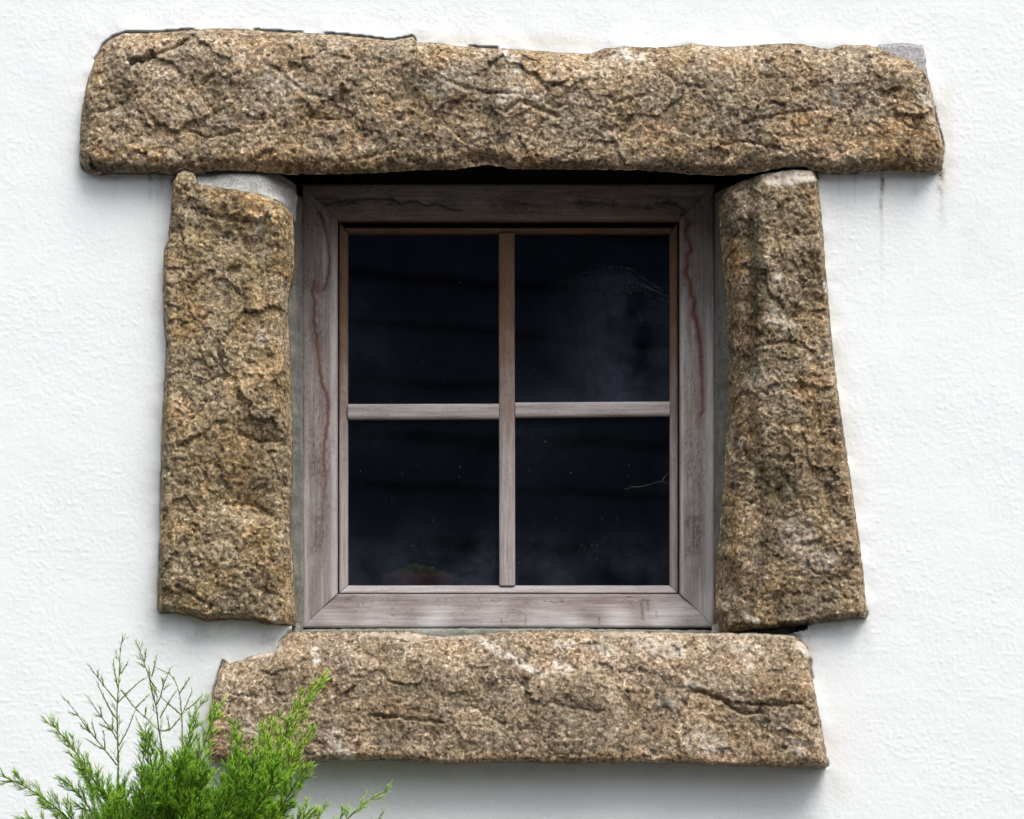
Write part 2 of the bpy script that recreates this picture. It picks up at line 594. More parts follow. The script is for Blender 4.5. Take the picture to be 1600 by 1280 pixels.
JL_TOP = [(270, 284), (278, 273), (292, 269), (304, 272), (312, 290), (360, 298), (400, 304), (440, 317), (457, 332)]
JL_RIGHT = [(457, 332), (459, 380), (458, 425), (451, 455), (449, 495), (453, 540), (453, 600), (455, 650), (457, 700), (454, 760), (452, 820), (457, 880), (459, 930), (461, 976)]
JL_BOT = [(248, 957), (275, 957), (300, 962), (325, 970), (360, 966), (390, 968), (420, 974), (461, 976)]
JL_LEFT = [(270, 284), (266, 340), (263, 376), (257, 392), (256, 450), (258, 520), (262, 540), (258, 600), (255, 650), (252, 740), (250, 850), (247, 940), (248, 957)]

JR_TOP = [(1123, 306), (1135, 292), (1165, 279), (1200, 272), (1240, 266), (1276, 268)]
JR_RIGHT = [(1276, 268), (1279, 295), (1285, 350), (1290, 420), (1297, 500), (1303, 560), (1310, 620), (1316, 660), (1325, 720), (1335, 790), (1345, 860), (1352, 930), (1356, 964)]
JR_BOT = [(1124, 986), (1150, 986), (1200, 982), (1260, 975), (1300, 970), (1330, 967), (1356, 964)]
JR_LEFT = [(1123, 306), (1127, 350), (1131, 400), (1136, 450), (1140, 550), (1141, 600), (1136, 700), (1131, 780), (1125, 840), (1121, 900), (1120, 950), (1124, 986)]

S_TOP = [(347, 1029), (356, 1036), (375, 1030), (400, 1021), (428, 1016), (436, 1002), (450, 988), (470, 985), (560, 985), (640, 985), (680, 993), (730, 991), (790, 985), (850, 984), (1000, 985),
         (1120, 988), (1200, 988), (1240, 992), (1256, 1000), (1264, 1010), (1268, 1032)]
S_RIGHT = [(1268, 1032), (1266, 1045), (1271, 1062), (1276, 1092), (1283, 1130), (1290, 1170), (1295, 1198)]
S_BOT = [(324, 1188), (400, 1192), (480, 1190), (520, 1188), (600, 1188), (700, 1193), (800, 1190), (900, 1193), (1000, 1190), (1100, 1194), (1180, 1197), (1260, 1198), (1295, 1198)]
S_LEFT = [(347, 1029), (341, 1050), (338, 1065), (331, 1085), (328, 1120), (324, 1160), (324, 1188)]


def poly_of(t, r, b, l):
    return t + r[1:] + b[::-1][1:] + l[::-1][1:-1]


POLYS = [poly_of(L_TOP, L_RIGHT, L_BOT, L_LEFT), poly_of(JL_TOP, JL_RIGHT, JL_BOT, JL_LEFT),
         poly_of(JR_TOP, JR_RIGHT, JR_BOT, JR_LEFT), poly_of(S_TOP, S_RIGHT, S_BOT, S_LEFT)]


def resample(pts, n):
    p = np.array(pts, float)
    d = np.r_[0, np.cumsum(np.hypot(*np.diff(p, axis=0).T))]
    t = np.linspace(0, d[-1], n)
    return np.stack([np.interp(t, d, p[:, 0]), np.interp(t, d, p[:, 1])], 1)


def slab(name, top, right, bot, left, mat, prot, drops, widths, back_y, seed, step=2.0, rough=1.0, grooves=(), bumps=(), marks=None, yref=None, parent=None, edge_jit=1.2, fac=1.0, kind=None, depthfn=None, rise=0.0):
    """a rough block: four outline curves, a front face that stands prot in front of the wall, rounded towards each edge, and sides running back to back_y"""
    wpx = max(p[0] for p in right) - min(p[0] for p in left)
    hpx = max(p[1] for p in bot) - min(p[1] for p in top)
    nu, nv = int(wpx / step) + 1, int(hpx / step) + 1
    T, B, Lc, R = resample(top, nu), resample(bot, nu), resample(left, nv), resample(right, nv)
    u = np.linspace(0, 1, nu)[None, :, None]
    v = np.linspace(0, 1, nv)[:, None, None]
    G = (1 - v) * T[None] + v * B[None] + (1 - u) * Lc[:, None] + u * R[:, None] \
        - ((1 - u) * (1 - v) * T[0] + u * (1 - v) * T[-1] + (1 - u) * v * B[0] + u * v * B[-1])
    px, py = G[..., 0], G[..., 1]
    px = px + edge_jit * fbm(px, py, 14, 3, seed + 30)
    py = py + edge_jit * fbm(px, py, 14, 3, seed + 40)
    dl = np.hypot(px - px[:, :1], py - py[:, :1])
    dr = np.hypot(px - px[:, -1:], py - py[:, -1:])
    dt = np.hypot(px - px[:1], py - py[:1])
    db = np.hypot(px - px[-1:], py - py[-1:])
    y = np.full(px.shape, -prot)
    wob = 1 + 0.45 * fbm(px, py, 90, 3, seed + 50)
    near = np.ones(px.shape)
    for d, dp, wd in zip((dt, db, dl, dr), drops, widths):
        q = np.clip(d / (wd * wob), 0, 1)
        y = y + dp * (1 - q) ** 2.2
        near = np.minimum(near, np.clip(d / 10, 0.12, 1))
    if depthfn is not None:
        y = y + depthfn(px, py)
    # broken granite relief (mm)
    wx = px + 14 * fbm(px, py, 45, 3, seed + 1)
    wy = py + 14 * fbm(px, py, 45, 3, seed + 2)
    r = 9.0 * fbm(px, py, 170, 2, seed + 3) + 11.0 * fac * facets(wx, wy * 1.15, 95, seed + 4) + 4.6 * fac * facets(wx + 31, wy, 42, seed + 5) \
        + 2.0 * fac * facets(wx, wy + 11, 20, seed + 6) + 1.2 * facets(wx + 5, wy + 11, 10, seed + 9) + 1.6 * fbm(px, py, 22, 3, seed + 7) + 1.2 * fbm(px, py, 7, 2, seed + 8)
    pits = sstep(0.42, 0.75, fbm(px, py, 13, 2, seed + 12))
    r = r - 2.6 * pits
    for pts, wd, dep in grooves:
        d = pdist(px + 2.5 * fbm(px, py, 10, 2, seed + 21), py + 2.5 * fbm(px, py, 10, 2, seed + 22), pts)
        r = r - dep * np.exp(-(d / wd) ** 2)
    for bx, by, br, bh in bumps:
        r = r + bh * np.exp(-((px - bx) ** 2 + (py - by) ** 2) / br ** 2)
    y = y - rough * near * r / 1000
    yr = yref if yref is not None else -prot * 0.5
    x, z = P(px, py, yr)
    n = nu * nv
    V = np.stack([x, y, z], -1).reshape(-1, 3)
    F = [grid_faces(nv, nu)]
    # sides
    idx = np.arange(n).reshape(nv, nu)
    ring = np.r_[idx[0, :], idx[1:, -1], idx[-1, -2::-1], idx[-2:0:-1, 0]]
    rp = V[ring].copy()
    m = len(ring)
    last = ring
    for k, f in enumerate((0.12, 0.45, 1.0)):
        q = rp.copy()
        q[:, 1] = rp[:, 1] + (back_y - rp[:, 1]) * f
        c0 = V[:n].mean(0)
        bot_ring = np.zeros(m)
        bot_ring[nu + nv - 2:2 * nu + nv - 2] = 1
        q[:, 2] += rise * f * bot_ring
        jit = 0.0015 * np.sin(np.arange(m) * 0.9 + k * 2)
        q[:, 0] += np.sign(c0[0] - q[:, 0]) * 0.002 * f + 0
        q[:, 2] += jit * 0.3
        base = len(V)
        V = np.vstack([V, q])
        cur = np.arange(base, base + m)
        F.append(np.stack([np.roll(last, -1), np.roll(cur, -1), cur, last], 1)[:, ::-1])
        last = cur
    F = np.vstack(F)
    A = {}
    for an in ('rust', 'moss', 'lichen', 'cement'):
        a = np.zeros(len(V))
        if marks and an in marks:
            t = np.zeros(px.shape)
            for pts, rad, amt in marks[an]:
                d = pdist(px + 5 * fbm(px, py, 24, 3, seed + 61), py + 5 * fbm(px, py, 24, 3, seed + 62), pts if len(pts) > 1 else pts * 2)
                t = np.maximum(t, amt * sstep(rad, rad * 0.45, d))
            a[:n] = t.ravel()
        A[an] = a
    o = mesh_np(name, V, F, mat, parent or cottage, A)
    if kind: o['kind'] = kind
    return o


# ---- wall: white render, fine relief, lips and gaps around the stones
def build_wall():
    X0, X1, Y0, Y1, st = -70, 1670, -60, 1350, 2.0
    xs = np.arange(X0, X1 + 1, st)
    ys = np.arange(Y0, Y1 + 1, st)
    px, py = np.meshgrid(xs, ys)
    nv, nu = px.shape
    ins = np.zeros(px.shape, bool)
    dist = np.full(px.shape, 1e9)
    for pl in POLYS:
        i = inside(px, py, pl)
        ins |= i
        bx0, by0 = np.min(pl, 0) - 80
        bx1, by1 = np.max(pl, 0) + 80
        m = (px > bx0) & (px < bx1) & (py > by0) & (py < by1)
        dd = pdist(px[m], py[m], pl + pl[:1])
        t = dist[m]
        dist[m] = np.minimum(t, dd)
    sd_ = np.where(ins, -dist, dist)
    fade = np.clip(np.minimum.reduce([px - X0, X1 - px, py - Y0, Y1 - py]) / 40, 0, 1)
    r = 1.0 * fbm(px, py, 320, 2, 101) + 0.30 * fbm(px, py, 60, 2, 103)
    tex = fbm(px, py * 1.5, 15, 3, 104)
    gr = np.maximum(0, fbm(px, py, 9, 2, 108) - 0.15)
    gr2 = np.maximum(0, pnoise(px / 6.3 + 9, py / 5.6, 111) - 0.22)
    r = r + 0.10 * tex + (0.35 * gr + 1.0 * gr2) * (0.45 + 0.55 * sstep(-0.5, 0.4, fbm(px, py, 200, 2, 109)))
    # smoother, trowelled band close to the stones with a lip
    near = np.exp(-np.maximum(sd_, 0) / 16.0)
    lipn = 0.5 + 0.9 * fbm(px, py, 50, 2, 105)
    r = r * (1 - 0.55 * near) + 3.0 * near * np.clip(lipn, 0, 1.2)
    # cracks where the render has shrunk from the stone
    gaps = [([(152, 84), (165, 62), (185, 51), (230, 47), (262, 46), (290, 44)], 0.9), ([(410, 46), (440, 47), (460, 48)], 1.0),
            ([(520, 50), (560, 54), (585, 58), (612, 61), (642, 54)], 1.3), ([(256, 392), (255, 450), (256, 560)], 2.0), ([(257, 540), (256, 620), (252, 720), (250, 850), (246, 940)], 2.6),
            ([(246, 957), (300, 964), (330, 972), (380, 970), (430, 976), (455, 980)], 3.4), ([(425, 996), (440, 992), (455, 984)], 5.5), ([(248, 272), (272, 278)], 4.0),
            ([(1180, 988), (1215, 986), (1262, 984)], 6.5), ([(1262, 980), (1300, 972), (1345, 969), (1356, 967)], 3.0), ([(1280, 272), (1300, 273), (1330, 274)], 3.0),
            ([(130, 270), (200, 273), (262, 274)], 2.6), ([(344, 1032), (337, 1068), (328, 1095), (326, 1120)], 2.8), ([(1268, 1042), (1266, 1050)], 3.5),
            ([(1464, 180), (1471, 205), (1476, 235), (1474, 266)], 1.7), ([(1294, 1199), (1240, 1200)], 2.0),
            ([(745, 72), (765, 74)], 0.7)]
    dirt = np.zeros(px.shape)
    jn = 0.65 + 0.7 * fbm(px, py, 26, 2, 120)
    for pts, wd in gaps:
        d = pdist(px, py, pts)
        along = sstep(16, 7, d)
        ww = np.maximum(wd * 0.55 * np.clip(jn, 0.1, 1.3), 0.15)
        q = np.exp(-(np.maximum(sd_ + 1.0, 0) / ww) ** 2) * along
        r = r - 9 * q
        dirt = np.maximum(dirt, 0.55 * q)
        dirt = np.maximum(dirt, 0.05 * np.exp(-np.maximum(sd_, 0) / (wd * 3)) * along)
    y = -(r * fade) / 1000 + 0.0
    # dirt of its own shape: grime below joints, drips
    nz = fbm(px, py, 30, 3, 130)
    for pts, rad, amt in [([(300, 985), (380, 985), (430, 1000)], 26, 0.35), ([(250, 970), (330, 985)], 14, 0.25), ([(395, 1008), (420, 1004)], 12, 0.35), ([(1270, 985), (1320, 980)], 16, 0.35),
                          ([(232, 290), (262, 292)], 16, 0.35), ([(1250, 1200), (1295, 1202)], 8, 0.5), ([(1500, 345), (1540, 420)], 60, 0.12), ([(530, 1215), (560, 1235)], 20, 0.15),
                          ([(620, 1205), (1100, 1205)], 14, 0.12), ([(140, 275), (250, 280)], 10, 0.35), ([(1300, 277), (1460, 274)], 8, 0.3), ([(1350, 980), (1360, 1030)], 14, 0.15)]:
        d = pdist(px, py, pts)
        dirt = np.maximum(dirt, amt * np.clip(1 - d / rad, 0, 1) * np.clip(0.5 + nz, 0, 1))
    halo = 0.30 * np.exp(-np.maximum(sd_, 0) / 7.0) * np.clip(0.55 + 0.9 * fbm(px, py, 70, 3, 131), 0, 1.2)
    for pts, rad, amt in [([(700, 66), (900, 66), (930, 74)], 16, 0.6), ([(1300, 480), (1320, 640), (1340, 780)], 22, 0.35), ([(1476, 150), (1480, 290)], 22, 0.4), ([(1300, 1150), (1310, 1240)], 26, 0.3), ([(650, 56), (720, 62)], 12, 0.5)]:
        d = pdist(px, py, pts)
        halo = np.maximum(halo, amt * np.clip(1 - d / rad, 0, 1))
    rust = np.zeros(px.shape)

    def drip(x, ya, yb, wd, amt):
        t = np.clip((py - ya) / (yb - ya), 0, 1)
        xx = x + 2.0 * pnoise(py / 37.0 + x, py * 0 + 0.5, 140)
        on = (py > ya) & (py < yb)
        return np.where(on, amt * (1 - t) ** 1.3 * np.exp(-((px - xx) / (wd * (1 - 0.4 * t))) ** 2) * np.clip(0.75 + 0.8 * fbm(px, py, 20, 2, 141), 0, 1), 0)
    for a in [(1377, 264, 380, 3.4, 1.5), (1377, 330, 560, 3.4, 0.16), (1470, 262, 350, 6, 1.5), (1474, 300, 420, 6, 0.18), (1312, 272, 320, 2.5, 0.35), (1336, 272, 330, 2.5, 0.3), (234, 270, 330, 2.8, 0.8),
              (251, 270, 312, 7, 1.0), (246, 280, 360, 2.5, 0.25), (1352, 968, 1060, 5, 0.22), (1262, 990, 1010, 4, 0.6), (180, 272, 330, 3, 0.2), (1430, 270, 330, 2.2, 0.2), (1405, 270, 400, 2.0, 0.12)]:
        rust = np.maximum(rust, drip(*a))
    x, z = P(px, py, 0.0)
    V = np.stack([x, y, z], -1).reshape(-1, 3)
    cx, cy = px[:-1, :-1] + st / 2, py[:-1, :-1] + st / 2
    hole = ((cx > 456) & (cx < 1262) & (cy > 262) & (cy < np.minimum(1000, 984 + (1262 - cx) * 0.22))) | ((cx > 470) & (cx < 1120) & (cy > 236) & (cy < 300)) | ((cx > 320) & (cx <= 456) & (cy > 262) & (cy < 960)) | (sd_[:-1, :-1] < -14)
    F = grid_faces(nv, nu)[~hole.ravel()]
    # the rest of the gable around it, coarse
    x0, x1 = P(X0, 0)[0], P(X1, 0)[0]
    z1, z0 = P(0, Y0)[1], P(0, Y1)[1]
    xa, xb, za, zb, zap = -3.6, 3.6, -0.02, 3.7, 6.4
    b = len(V)
    outer = [(xa, 0, za), (x0, 0, za), (x1, 0, za), (xb, 0, za), (xa, 0, z0), (x0, 0, z0), (x1, 0, z0), (xb, 0, z0), (xa, 0, z1), (x0, 0, z1), (x1, 0, z1), (xb, 0, z1),
             (xa, 0, zb), (x0, 0, zb + (zap - zb) * (1 - abs(x0) / xb)), (x1, 0, zb + (zap - zb) * (1 - abs(x1) / xb)), (xb, 0, zb), (0, 0, zap)]
    V = np.vstack([V, outer])
    q = lambda a, c, d, e: [b + a, b + c, b + d, b + e]
    F = np.vstack([F, [q(0, 1, 5, 4), q(1, 2, 6, 5), q(2, 3, 7, 6), q(4, 5, 9, 8), q(6, 7, 11, 10), q(8, 9, 13, 12), q(9, 10, 14, 13), q(10, 11, 15, 14), q(13, 14, 16, 16)][:8]])
    F = np.vstack([F, [q(13, 14, 16, 13)]]) if False else F
    A = {k: np.r_[v_.ravel(), np.zeros(len(outer))] for k, v_ in (('dirt', dirt), ('halo', halo), ('rust', rust))}
    o = mesh_np('wall', V, F, M_PLASTER, cottage, A, loc=(0, 0, MID_Z))
    return o


build_wall()
# gable peak, side walls and roof
zs = 3.7 + 2.7 * (1 - 0.87 / 3.6)
V = [(-0.87, 0, zs), (0.87, 0, zs), (0, 0, 6.4), (-0.87, 0.3, zs), (0.87, 0.3, zs), (0, 0.3, 6.4)]
mesh_np('gable_peak', V, [(0, 1, 2), (5, 4, 3)], M_PLASTER, cottage, smooth=False)
for sx in (-1, 1):
    boxes_mesh('side_wall', [(min(sx * 3.6, sx * 3.3), max(sx * 3.6, sx * 3.3), 0.004, 7.0, 0, 3.7)], M_PLASTER, cottage)
boxes_mesh('rear_wall', [(-3.3, 3.3, 6.7, 7.0, 0, 3.7)], M_PLASTER, cottage)
for sx in (-1, 1):
    V = []
    for yy in (0.01, 7.1):
        V += [(0, yy, 6.42), (sx * 3.75, yy, 3.60), (sx * 3.75, yy, 3.68), (0, yy, 6.52)]
    mesh_np('roof', V, [(0, 1, 2, 3), (7, 6, 5, 4), (0, 4, 5, 1), (3, 2, 6, 7), (1, 5, 6, 2)], M_SLATE, cottage, smooth=False)
# dim room behind the window: five inner faces and the back of the front wall around the opening
rx0, rx1, ry0, ry1, rz0, rz1 = -2.2, 2.2, 0.34, 3.8, 1.0, 3.5
wx0, wz1 = P(472, 0, .16)[0], P(0, 291, .16)[1]
wx1, wz0 = P(1117, 0, .16)[0], P(0, 981, .16)[1]
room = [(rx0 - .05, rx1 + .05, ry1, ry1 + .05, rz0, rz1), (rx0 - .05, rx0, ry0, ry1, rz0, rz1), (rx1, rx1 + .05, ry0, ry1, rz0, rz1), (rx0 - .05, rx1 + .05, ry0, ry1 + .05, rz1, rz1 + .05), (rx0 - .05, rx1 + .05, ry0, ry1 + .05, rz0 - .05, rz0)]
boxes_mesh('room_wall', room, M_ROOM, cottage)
ex = 0.03
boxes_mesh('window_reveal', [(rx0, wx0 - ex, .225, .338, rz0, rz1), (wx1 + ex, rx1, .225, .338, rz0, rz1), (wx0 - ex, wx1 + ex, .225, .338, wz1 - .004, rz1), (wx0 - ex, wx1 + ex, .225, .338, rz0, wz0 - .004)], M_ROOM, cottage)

# ---- stones
lg = [([(205, 100), (225, 96), (245, 88), (275, 76), (302, 60)], 3.0, 9), ([(210, 118), (216, 128), (190, 150)], 3.0, 5), ([(298, 208), (325, 217), (352, 214), (375, 207)], 2.6, 6),
      ([(318, 132), (333, 122)], 4.0, 8), ([(650, 165), (635, 200), (612, 235), (570, 250)], 2.4, 5), ([(790, 178), (812, 160), (850, 175), (872, 185)], 3.0, 7), ([(880, 250), (910, 235), (945, 198)], 2.4, 5),
      ([(735, 258), (757, 251), (785, 260)], 4, 9), ([(1120, 228), (1170, 225), (1230, 240)], 2.6, 6), ([(1160, 195), (1215, 182), (1280, 172)], 2.8, 6), ([(1360, 92), (1385, 86)], 3, 7),
      ([(1378, 152), (1400, 146)], 4, 8), ([(1195, 124), (1210, 122)], 4, 6), ([(480, 185), (530, 190), (560, 180)], 2.6, 5), ([(430, 110), (480, 150), (520, 158)], 3, 4), ([(1030, 110), (1060, 135), (1100, 140)], 3, 5),
      ([(700, 130), (760, 150), (800, 148)], 3, 5), ([(165, 180), (200, 160), (215, 140)], 3, 4), ([(960, 165), (1010, 150), (1030, 120)], 3, 5), ([(1330, 200), (1325, 180), (1345, 165)], 3, 5)]
lm = {'rust': [([(150, 242), (250, 245)], 20, 1.0), ([(350, 250), (500, 255), (700, 255)], 22, 0.7), ([(1230, 205), (1340, 215), (1420, 240)], 40, 0.75), ([(1000, 235), (1150, 240)], 24, 0.6), ([(180, 75), (220, 70)], 18, 0.5), ([(840, 90), (830, 120)], 26, 0.6),
               ([(1400, 200), (1450, 230)], 30, 0.6), ([(730, 240), (850, 250)], 18, 0.7)],
      'moss': [([(180, 110), (200, 140)], 30, 0.45), ([(640, 140), (770, 165)], 34, 0.5), ([(1060, 180), (1110, 150)], 36, 0.5), ([(660, 200), (640, 235)], 26, 0.5), ([(140, 262), (270, 268)], 9, 0.8), ([(450, 266), (1150, 266)], 10, 0.7), ([(1380, 130), (1410, 150)], 22, 0.5), ([(270, 100), (330, 130)], 22, 0.35), ([(1250, 265), (1465, 264)], 8, 0.7)],
      'lichen': [([(785, 78), (800, 95), (805, 115)], 11, 0.9), ([(975, 82), (990, 95), (998, 88)], 12, 1.0), ([(960, 90), (978, 84)], 7, 0.8), ([(755, 78), (757, 84)], 6, 0.8), ([(780, 160), (815, 140)], 12, 0.5), ([(840, 155), (850, 160)], 10, 0.9), ([(1435, 155), (1450, 162)], 10, 0.7), ([(680, 140), (730, 130)], 22, 0.35), ([(1300, 150), (1310, 165)], 12, 0.5), ([(420, 130), (520, 150)], 14, 0.35), ([(500, 145), (520, 150)], 6, 0.8)],
      'cement': []}
o = slab('lintel_stone', L_TOP, L_RIGHT, L_BOT, L_LEFT, M_LINTEL, 0.042, (0.036, 0.020, 0.024, 0.030), (62, 30, 40, 26), 0.20, 11, grooves=lg, marks=lm, yref=-0.022, rise=0.055)
tag(o, 'long rough granite lintel lying across the top of the window')

jg = [([(300, 330), (340, 345), (400, 350)], 3, 4), ([(380, 470), (378, 450), (395, 440)], 3, 5), ([(330, 560), (350, 580), (345, 560)], 3, 5), ([(375, 680), (410, 695), (440, 690)], 3, 6), ([(355, 790), (395, 790), (420, 805)], 4, 6), ([(445, 740), (440, 780)], 3, 5),
      ([(272, 915), (300, 930), (330, 950)], 3, 4), ([(430, 600), (445, 640)], 3, 5)]
jm = {'rust': [([(300, 380), (300, 520)], 34, 0.6), ([(440, 350), (445, 420)], 28, 0.7), ([(420, 560), (440, 640)], 26, 0.6), ([(360, 700), (380, 780)], 34, 0.7), ([(400, 850), (430, 900)], 34, 0.6), ([(290, 640), (330, 760)], 26, 0.4), ([(340, 320), (420, 330)], 24, 0.6)],
      'moss': [([(250, 900), (300, 945)], 26, 0.6), ([(380, 770), (420, 800)], 20, 0.55), ([(310, 350), (370, 360)], 24, 0.4), ([(280, 860), (330, 880)], 24, 0.35), ([(360, 460), (390, 450)], 16, 0.4), ([(400, 380), (420, 350)], 14, 0.3)],
      'lichen': [([(400, 345), (405, 355)], 9, 0.5), ([(430, 972), (440, 975)], 6, 1.0), ([(408, 520), (410, 540)], 7, 0.5)], 'cement': []}


def jl_depth(px, py):
    # hollow towards the foot, and a chipped lower left corner
    return 0.010 * np.exp(-((px - 395) / 45) ** 2 - ((py - 790) / 50) ** 2) + 0.014 * np.exp(-((px - 268) / 40) ** 2 - ((py - 945) / 26) ** 2) + 0.008 * np.exp(-((px - 350) / 70) ** 2 - ((py - 360) / 40) ** 2)


o = slab('jamb_stone', JL_TOP, JL_RIGHT, JL_BOT, JL_LEFT, M_JAMBL, 0.044, (0.012, 0.016, 0.022, 0.040), (28, 14, 16, 34), 0.14, 23, grooves=jg, marks=jm, yref=-0.015, depthfn=jl_depth)
tag(o, 'ochre granite jamb block standing left of the window')

rg = [([(1170, 350), (1172, 420), (1178, 480), (1170, 560)], 6, 5), ([(1225, 745), (1240, 770), (1255, 800)], 4, 6), ([(1250, 852), (1262, 854), (1278, 848)], 3.5, 7), ([(1280, 362), (1300, 358)], 3, 3), ([(1285, 765), (1300, 755)], 4, 6), ([(1180, 545), (1230, 535)], 3, 5), ([(1150, 930), (1175, 940), (1170, 970)], 3, 5)]
rm = {'rust': [([(1155, 400), (1160, 560)], 20, 0.7), ([(1170, 560), (1165, 700)], 22, 0.5), ([(1290, 640), (1330, 760)], 22, 0.5), ([(1150, 780), (1160, 900)], 26, 0.6), ([(1320, 720), (1345, 900)], 14, 0.5)],
      'moss': [([(1178, 345), (1185, 430), (1178, 520)], 20, 0.75), ([(1190, 300), (1210, 330)], 18, 0.4), ([(1200, 740), (1225, 800), (1215, 860)], 30, 0.7), ([(1125, 960), (1160, 975), (1250, 978)], 16, 0.75), ([(1140, 330), (1140, 560)], 12, 0.4), ([(1170, 940), (1240, 950)], 30, 0.4), ([(1180, 560), (1240, 580)], 22, 0.35)],
      'lichen': [([(1212, 432), (1216, 438)], 9, 0.8), ([(1160, 685), (1157, 700)], 6, 1.0), ([(1288, 445), (1290, 455)], 7, 1.0), ([(1200, 500), (1230, 510)], 18, 0.45), ([(1240, 840), (1280, 880)], 34, 0.4), ([(1180, 580), (1175, 600)], 10, 0.5), ([(1146, 650), (1142, 720)], 5, 0.6)],
      'cement': [([(1205, 284), (1240, 278), (1266, 277)], 15, 1.0), ([(1165, 968), (1180, 972)], 6, 0.8)]}


def jr_depth(px, py):
    # inner arris turned towards the window, and a scooped hollow low down
    ed = np.interp(py, [300, 520, 640, 760, 860, 980], [1176, 1178, 1172, 1192, 1190, 1165])
    f = sstep(14, -10, px - ed)
    return 0.022 * f + 0.014 * np.exp(-((px - 1212) / 26) ** 2 - ((py - 775) / 42) ** 2) + 0.006 * np.exp(-((px - 1200) / 24) ** 2 - ((py - 860) / 50) ** 2)


o = slab('jamb_stone', JR_TOP, JR_RIGHT, JR_BOT, JR_LEFT, M_JAMBR, 0.036, (0.016, 0.014, 0.050, 0.022), (30, 12, 52, 12), 0.14, 37, grooves=rg, marks=rm, yref=-0.012, depthfn=jr_depth)
tag(o, 'brown granite jamb block widening to its foot, right of the window')

sg = [([(578, 1118), (600, 1121), (640, 1124), (690, 1130)], 3.0, 8), ([(1072, 1082), (1090, 1080), (1112, 1088), (1130, 1094), (1145, 1108), (1162, 1116), (1190, 1114)], 3.0, 11), ([(1150, 1100), (1200, 1104), (1250, 1100)], 2.4, 8), ([(1025, 1090), (1040, 1110)], 4, 6), ([(920, 1055), (1000, 1050)], 3, 4),
      ([(735, 1105), (790, 1135)], 3, 4), ([(860, 1100), (940, 1115)], 3, 4), ([(350, 1085), (400, 1090)], 3, 5), ([(1105, 1125), (1140, 1140)], 3, 5)]
sm = {'rust': [([(1190, 1075), (1250, 1080)], 26, 0.8), ([(335, 1120), (340, 1180)], 24, 0.8), ([(400, 1060), (520, 1060)], 26, 0.35), ([(540, 1180), (1280, 1188)], 10, 0.7), ([(1110, 1100), (1180, 1160)], 30, 0.55), ([(1000, 1085), (1010, 1090)], 20, 0.5), ([(560, 1100), (620, 1110)], 22, 0.5)],
      'moss': [([(860, 1095), (940, 1110)], 22, 0.45), ([(620, 1070), (760, 1100)], 16, 0.4), ([(340, 1180), (420, 1186)], 14, 0.6), ([(1040, 1110), (1030, 1080)], 12, 0.5), ([(600, 1130), (700, 1138)], 12, 0.5), ([(700, 1165), (900, 1175)], 16, 0.35), ([(1130, 1050), (1180, 1060)], 16, 0.3)],
      'lichen': [([(752, 1002), (790, 1022), (830, 1048), (850, 1055)], 8, 0.9), ([(870, 1040), (885, 1048)], 12, 0.8), ([(492, 1015), (494, 1035)], 8, 0.9), ([(463, 1038), (466, 1042)], 5, 1.0), ([(520, 1150), (545, 1185)], 16, 0.7), ([(1165, 1030), (1172, 1044)], 9, 0.7), ([(1000, 1005), (1060, 1015)], 18, 0.55), ([(870, 1005), (890, 1008)], 9, 0.8),
                 ([(1240, 1165), (1248, 1172)], 10, 0.7), ([(1080, 1160), (1120, 1165)], 20, 0.4), ([(390, 1130), (400, 1145)], 14, 0.5), ([(1252, 1010), (1262, 1020)], 11, 1.0), ([(920, 1010), (960, 1015)], 12, 0.5), ([(1150, 1010), (1180, 1020)], 12, 0.5)],
      'cement': [([(1075, 1068), (1090, 1075)], 8, 0.7), ([(1035, 1095), (1050, 1098)], 10, 0.6), ([(560, 990), (760, 995)], 5, 0.5), ([(940, 988), (1240, 993)], 4, 0.4), ([(1248, 1005), (1260, 1012)], 6, 0.8), ([(400, 1022), (436, 1014)], 9, 0.7)]}
o = slab('sill_stone', S_TOP, S_RIGHT, S_BOT, S_LEFT, M_SILL, 0.072, (0.040, 0.008, 0.022, 0.018), (85, 9, 16, 12), 0.17, 51, grooves=sg, marks=sm, yref=-0.055, rough=0.75, bumps=[(1080, 1068, 10, 5), (1042, 1094, 13, 4)])
tag(o, 'rough pinkish granite sill block lying under the window')

# ---- mortar and cement
o = slab('mortar', [(296, 266), (345, 262), (400, 262), (440, 268), (458, 276)], [(458, 276), (461, 300), (460, 338)], [(306, 300), (360, 308), (400, 314), (440, 328), (460, 338)], [(296, 266), (300, 280), (306, 300)], M_MORTAR, 0.018, (0.03, 0.004, 0.006, 0.075), (30, 6, 10, 70), 0.17, 71, rough=0.22, yref=0.0, edge_jit=1.5)
tag(o, 'pale mortar patch filling the joint between the lintel and the left jamb block')
o = slab('mortar', [(436, 300), (470, 300)], [(470, 300), (470, 640), (471, 984)], [(436, 984), (471, 984)], [(436, 300), (436, 640), (436, 984)], M_CEMENT, -0.030, (0, 0, 0, 0.106), (5, 5, 5, 34), 0.17, 73, rough=0.5, yref=0.06, edge_jit=0.6)
tag(o, 'grey cement strip between the left jamb block and the window frame')
o = slab('mortar', [(1120, 292), (1160, 292)], [(1160, 292), (1160, 640), (1160, 986)], [(1120, 986), (1160, 986)], [(1120, 292), (1120, 640), (1120, 986)], M_CEMENT, -0.020, (0, 0, 0.118, 0), (5, 5, 44, 5), 0.17, 75, rough=0.5, yref=0.06, edge_jit=0.6)
tag(o, 'grey cement strip between the window frame and the right jamb block')
o = slab('mortar', [(1372, 69), (1402, 67), (1443, 69)], [(1443, 69), (1446, 90), (1449, 130)], [(1372, 130), (1449, 130)], [(1372, 69), (1372, 130)], M_FILLET, 0.010, (0.006, 0.004, 0.004, 0.006), (9, 6, 6, 9), 0.05, 77, rough=0.5, yref=-0.006, edge_jit=2.2)
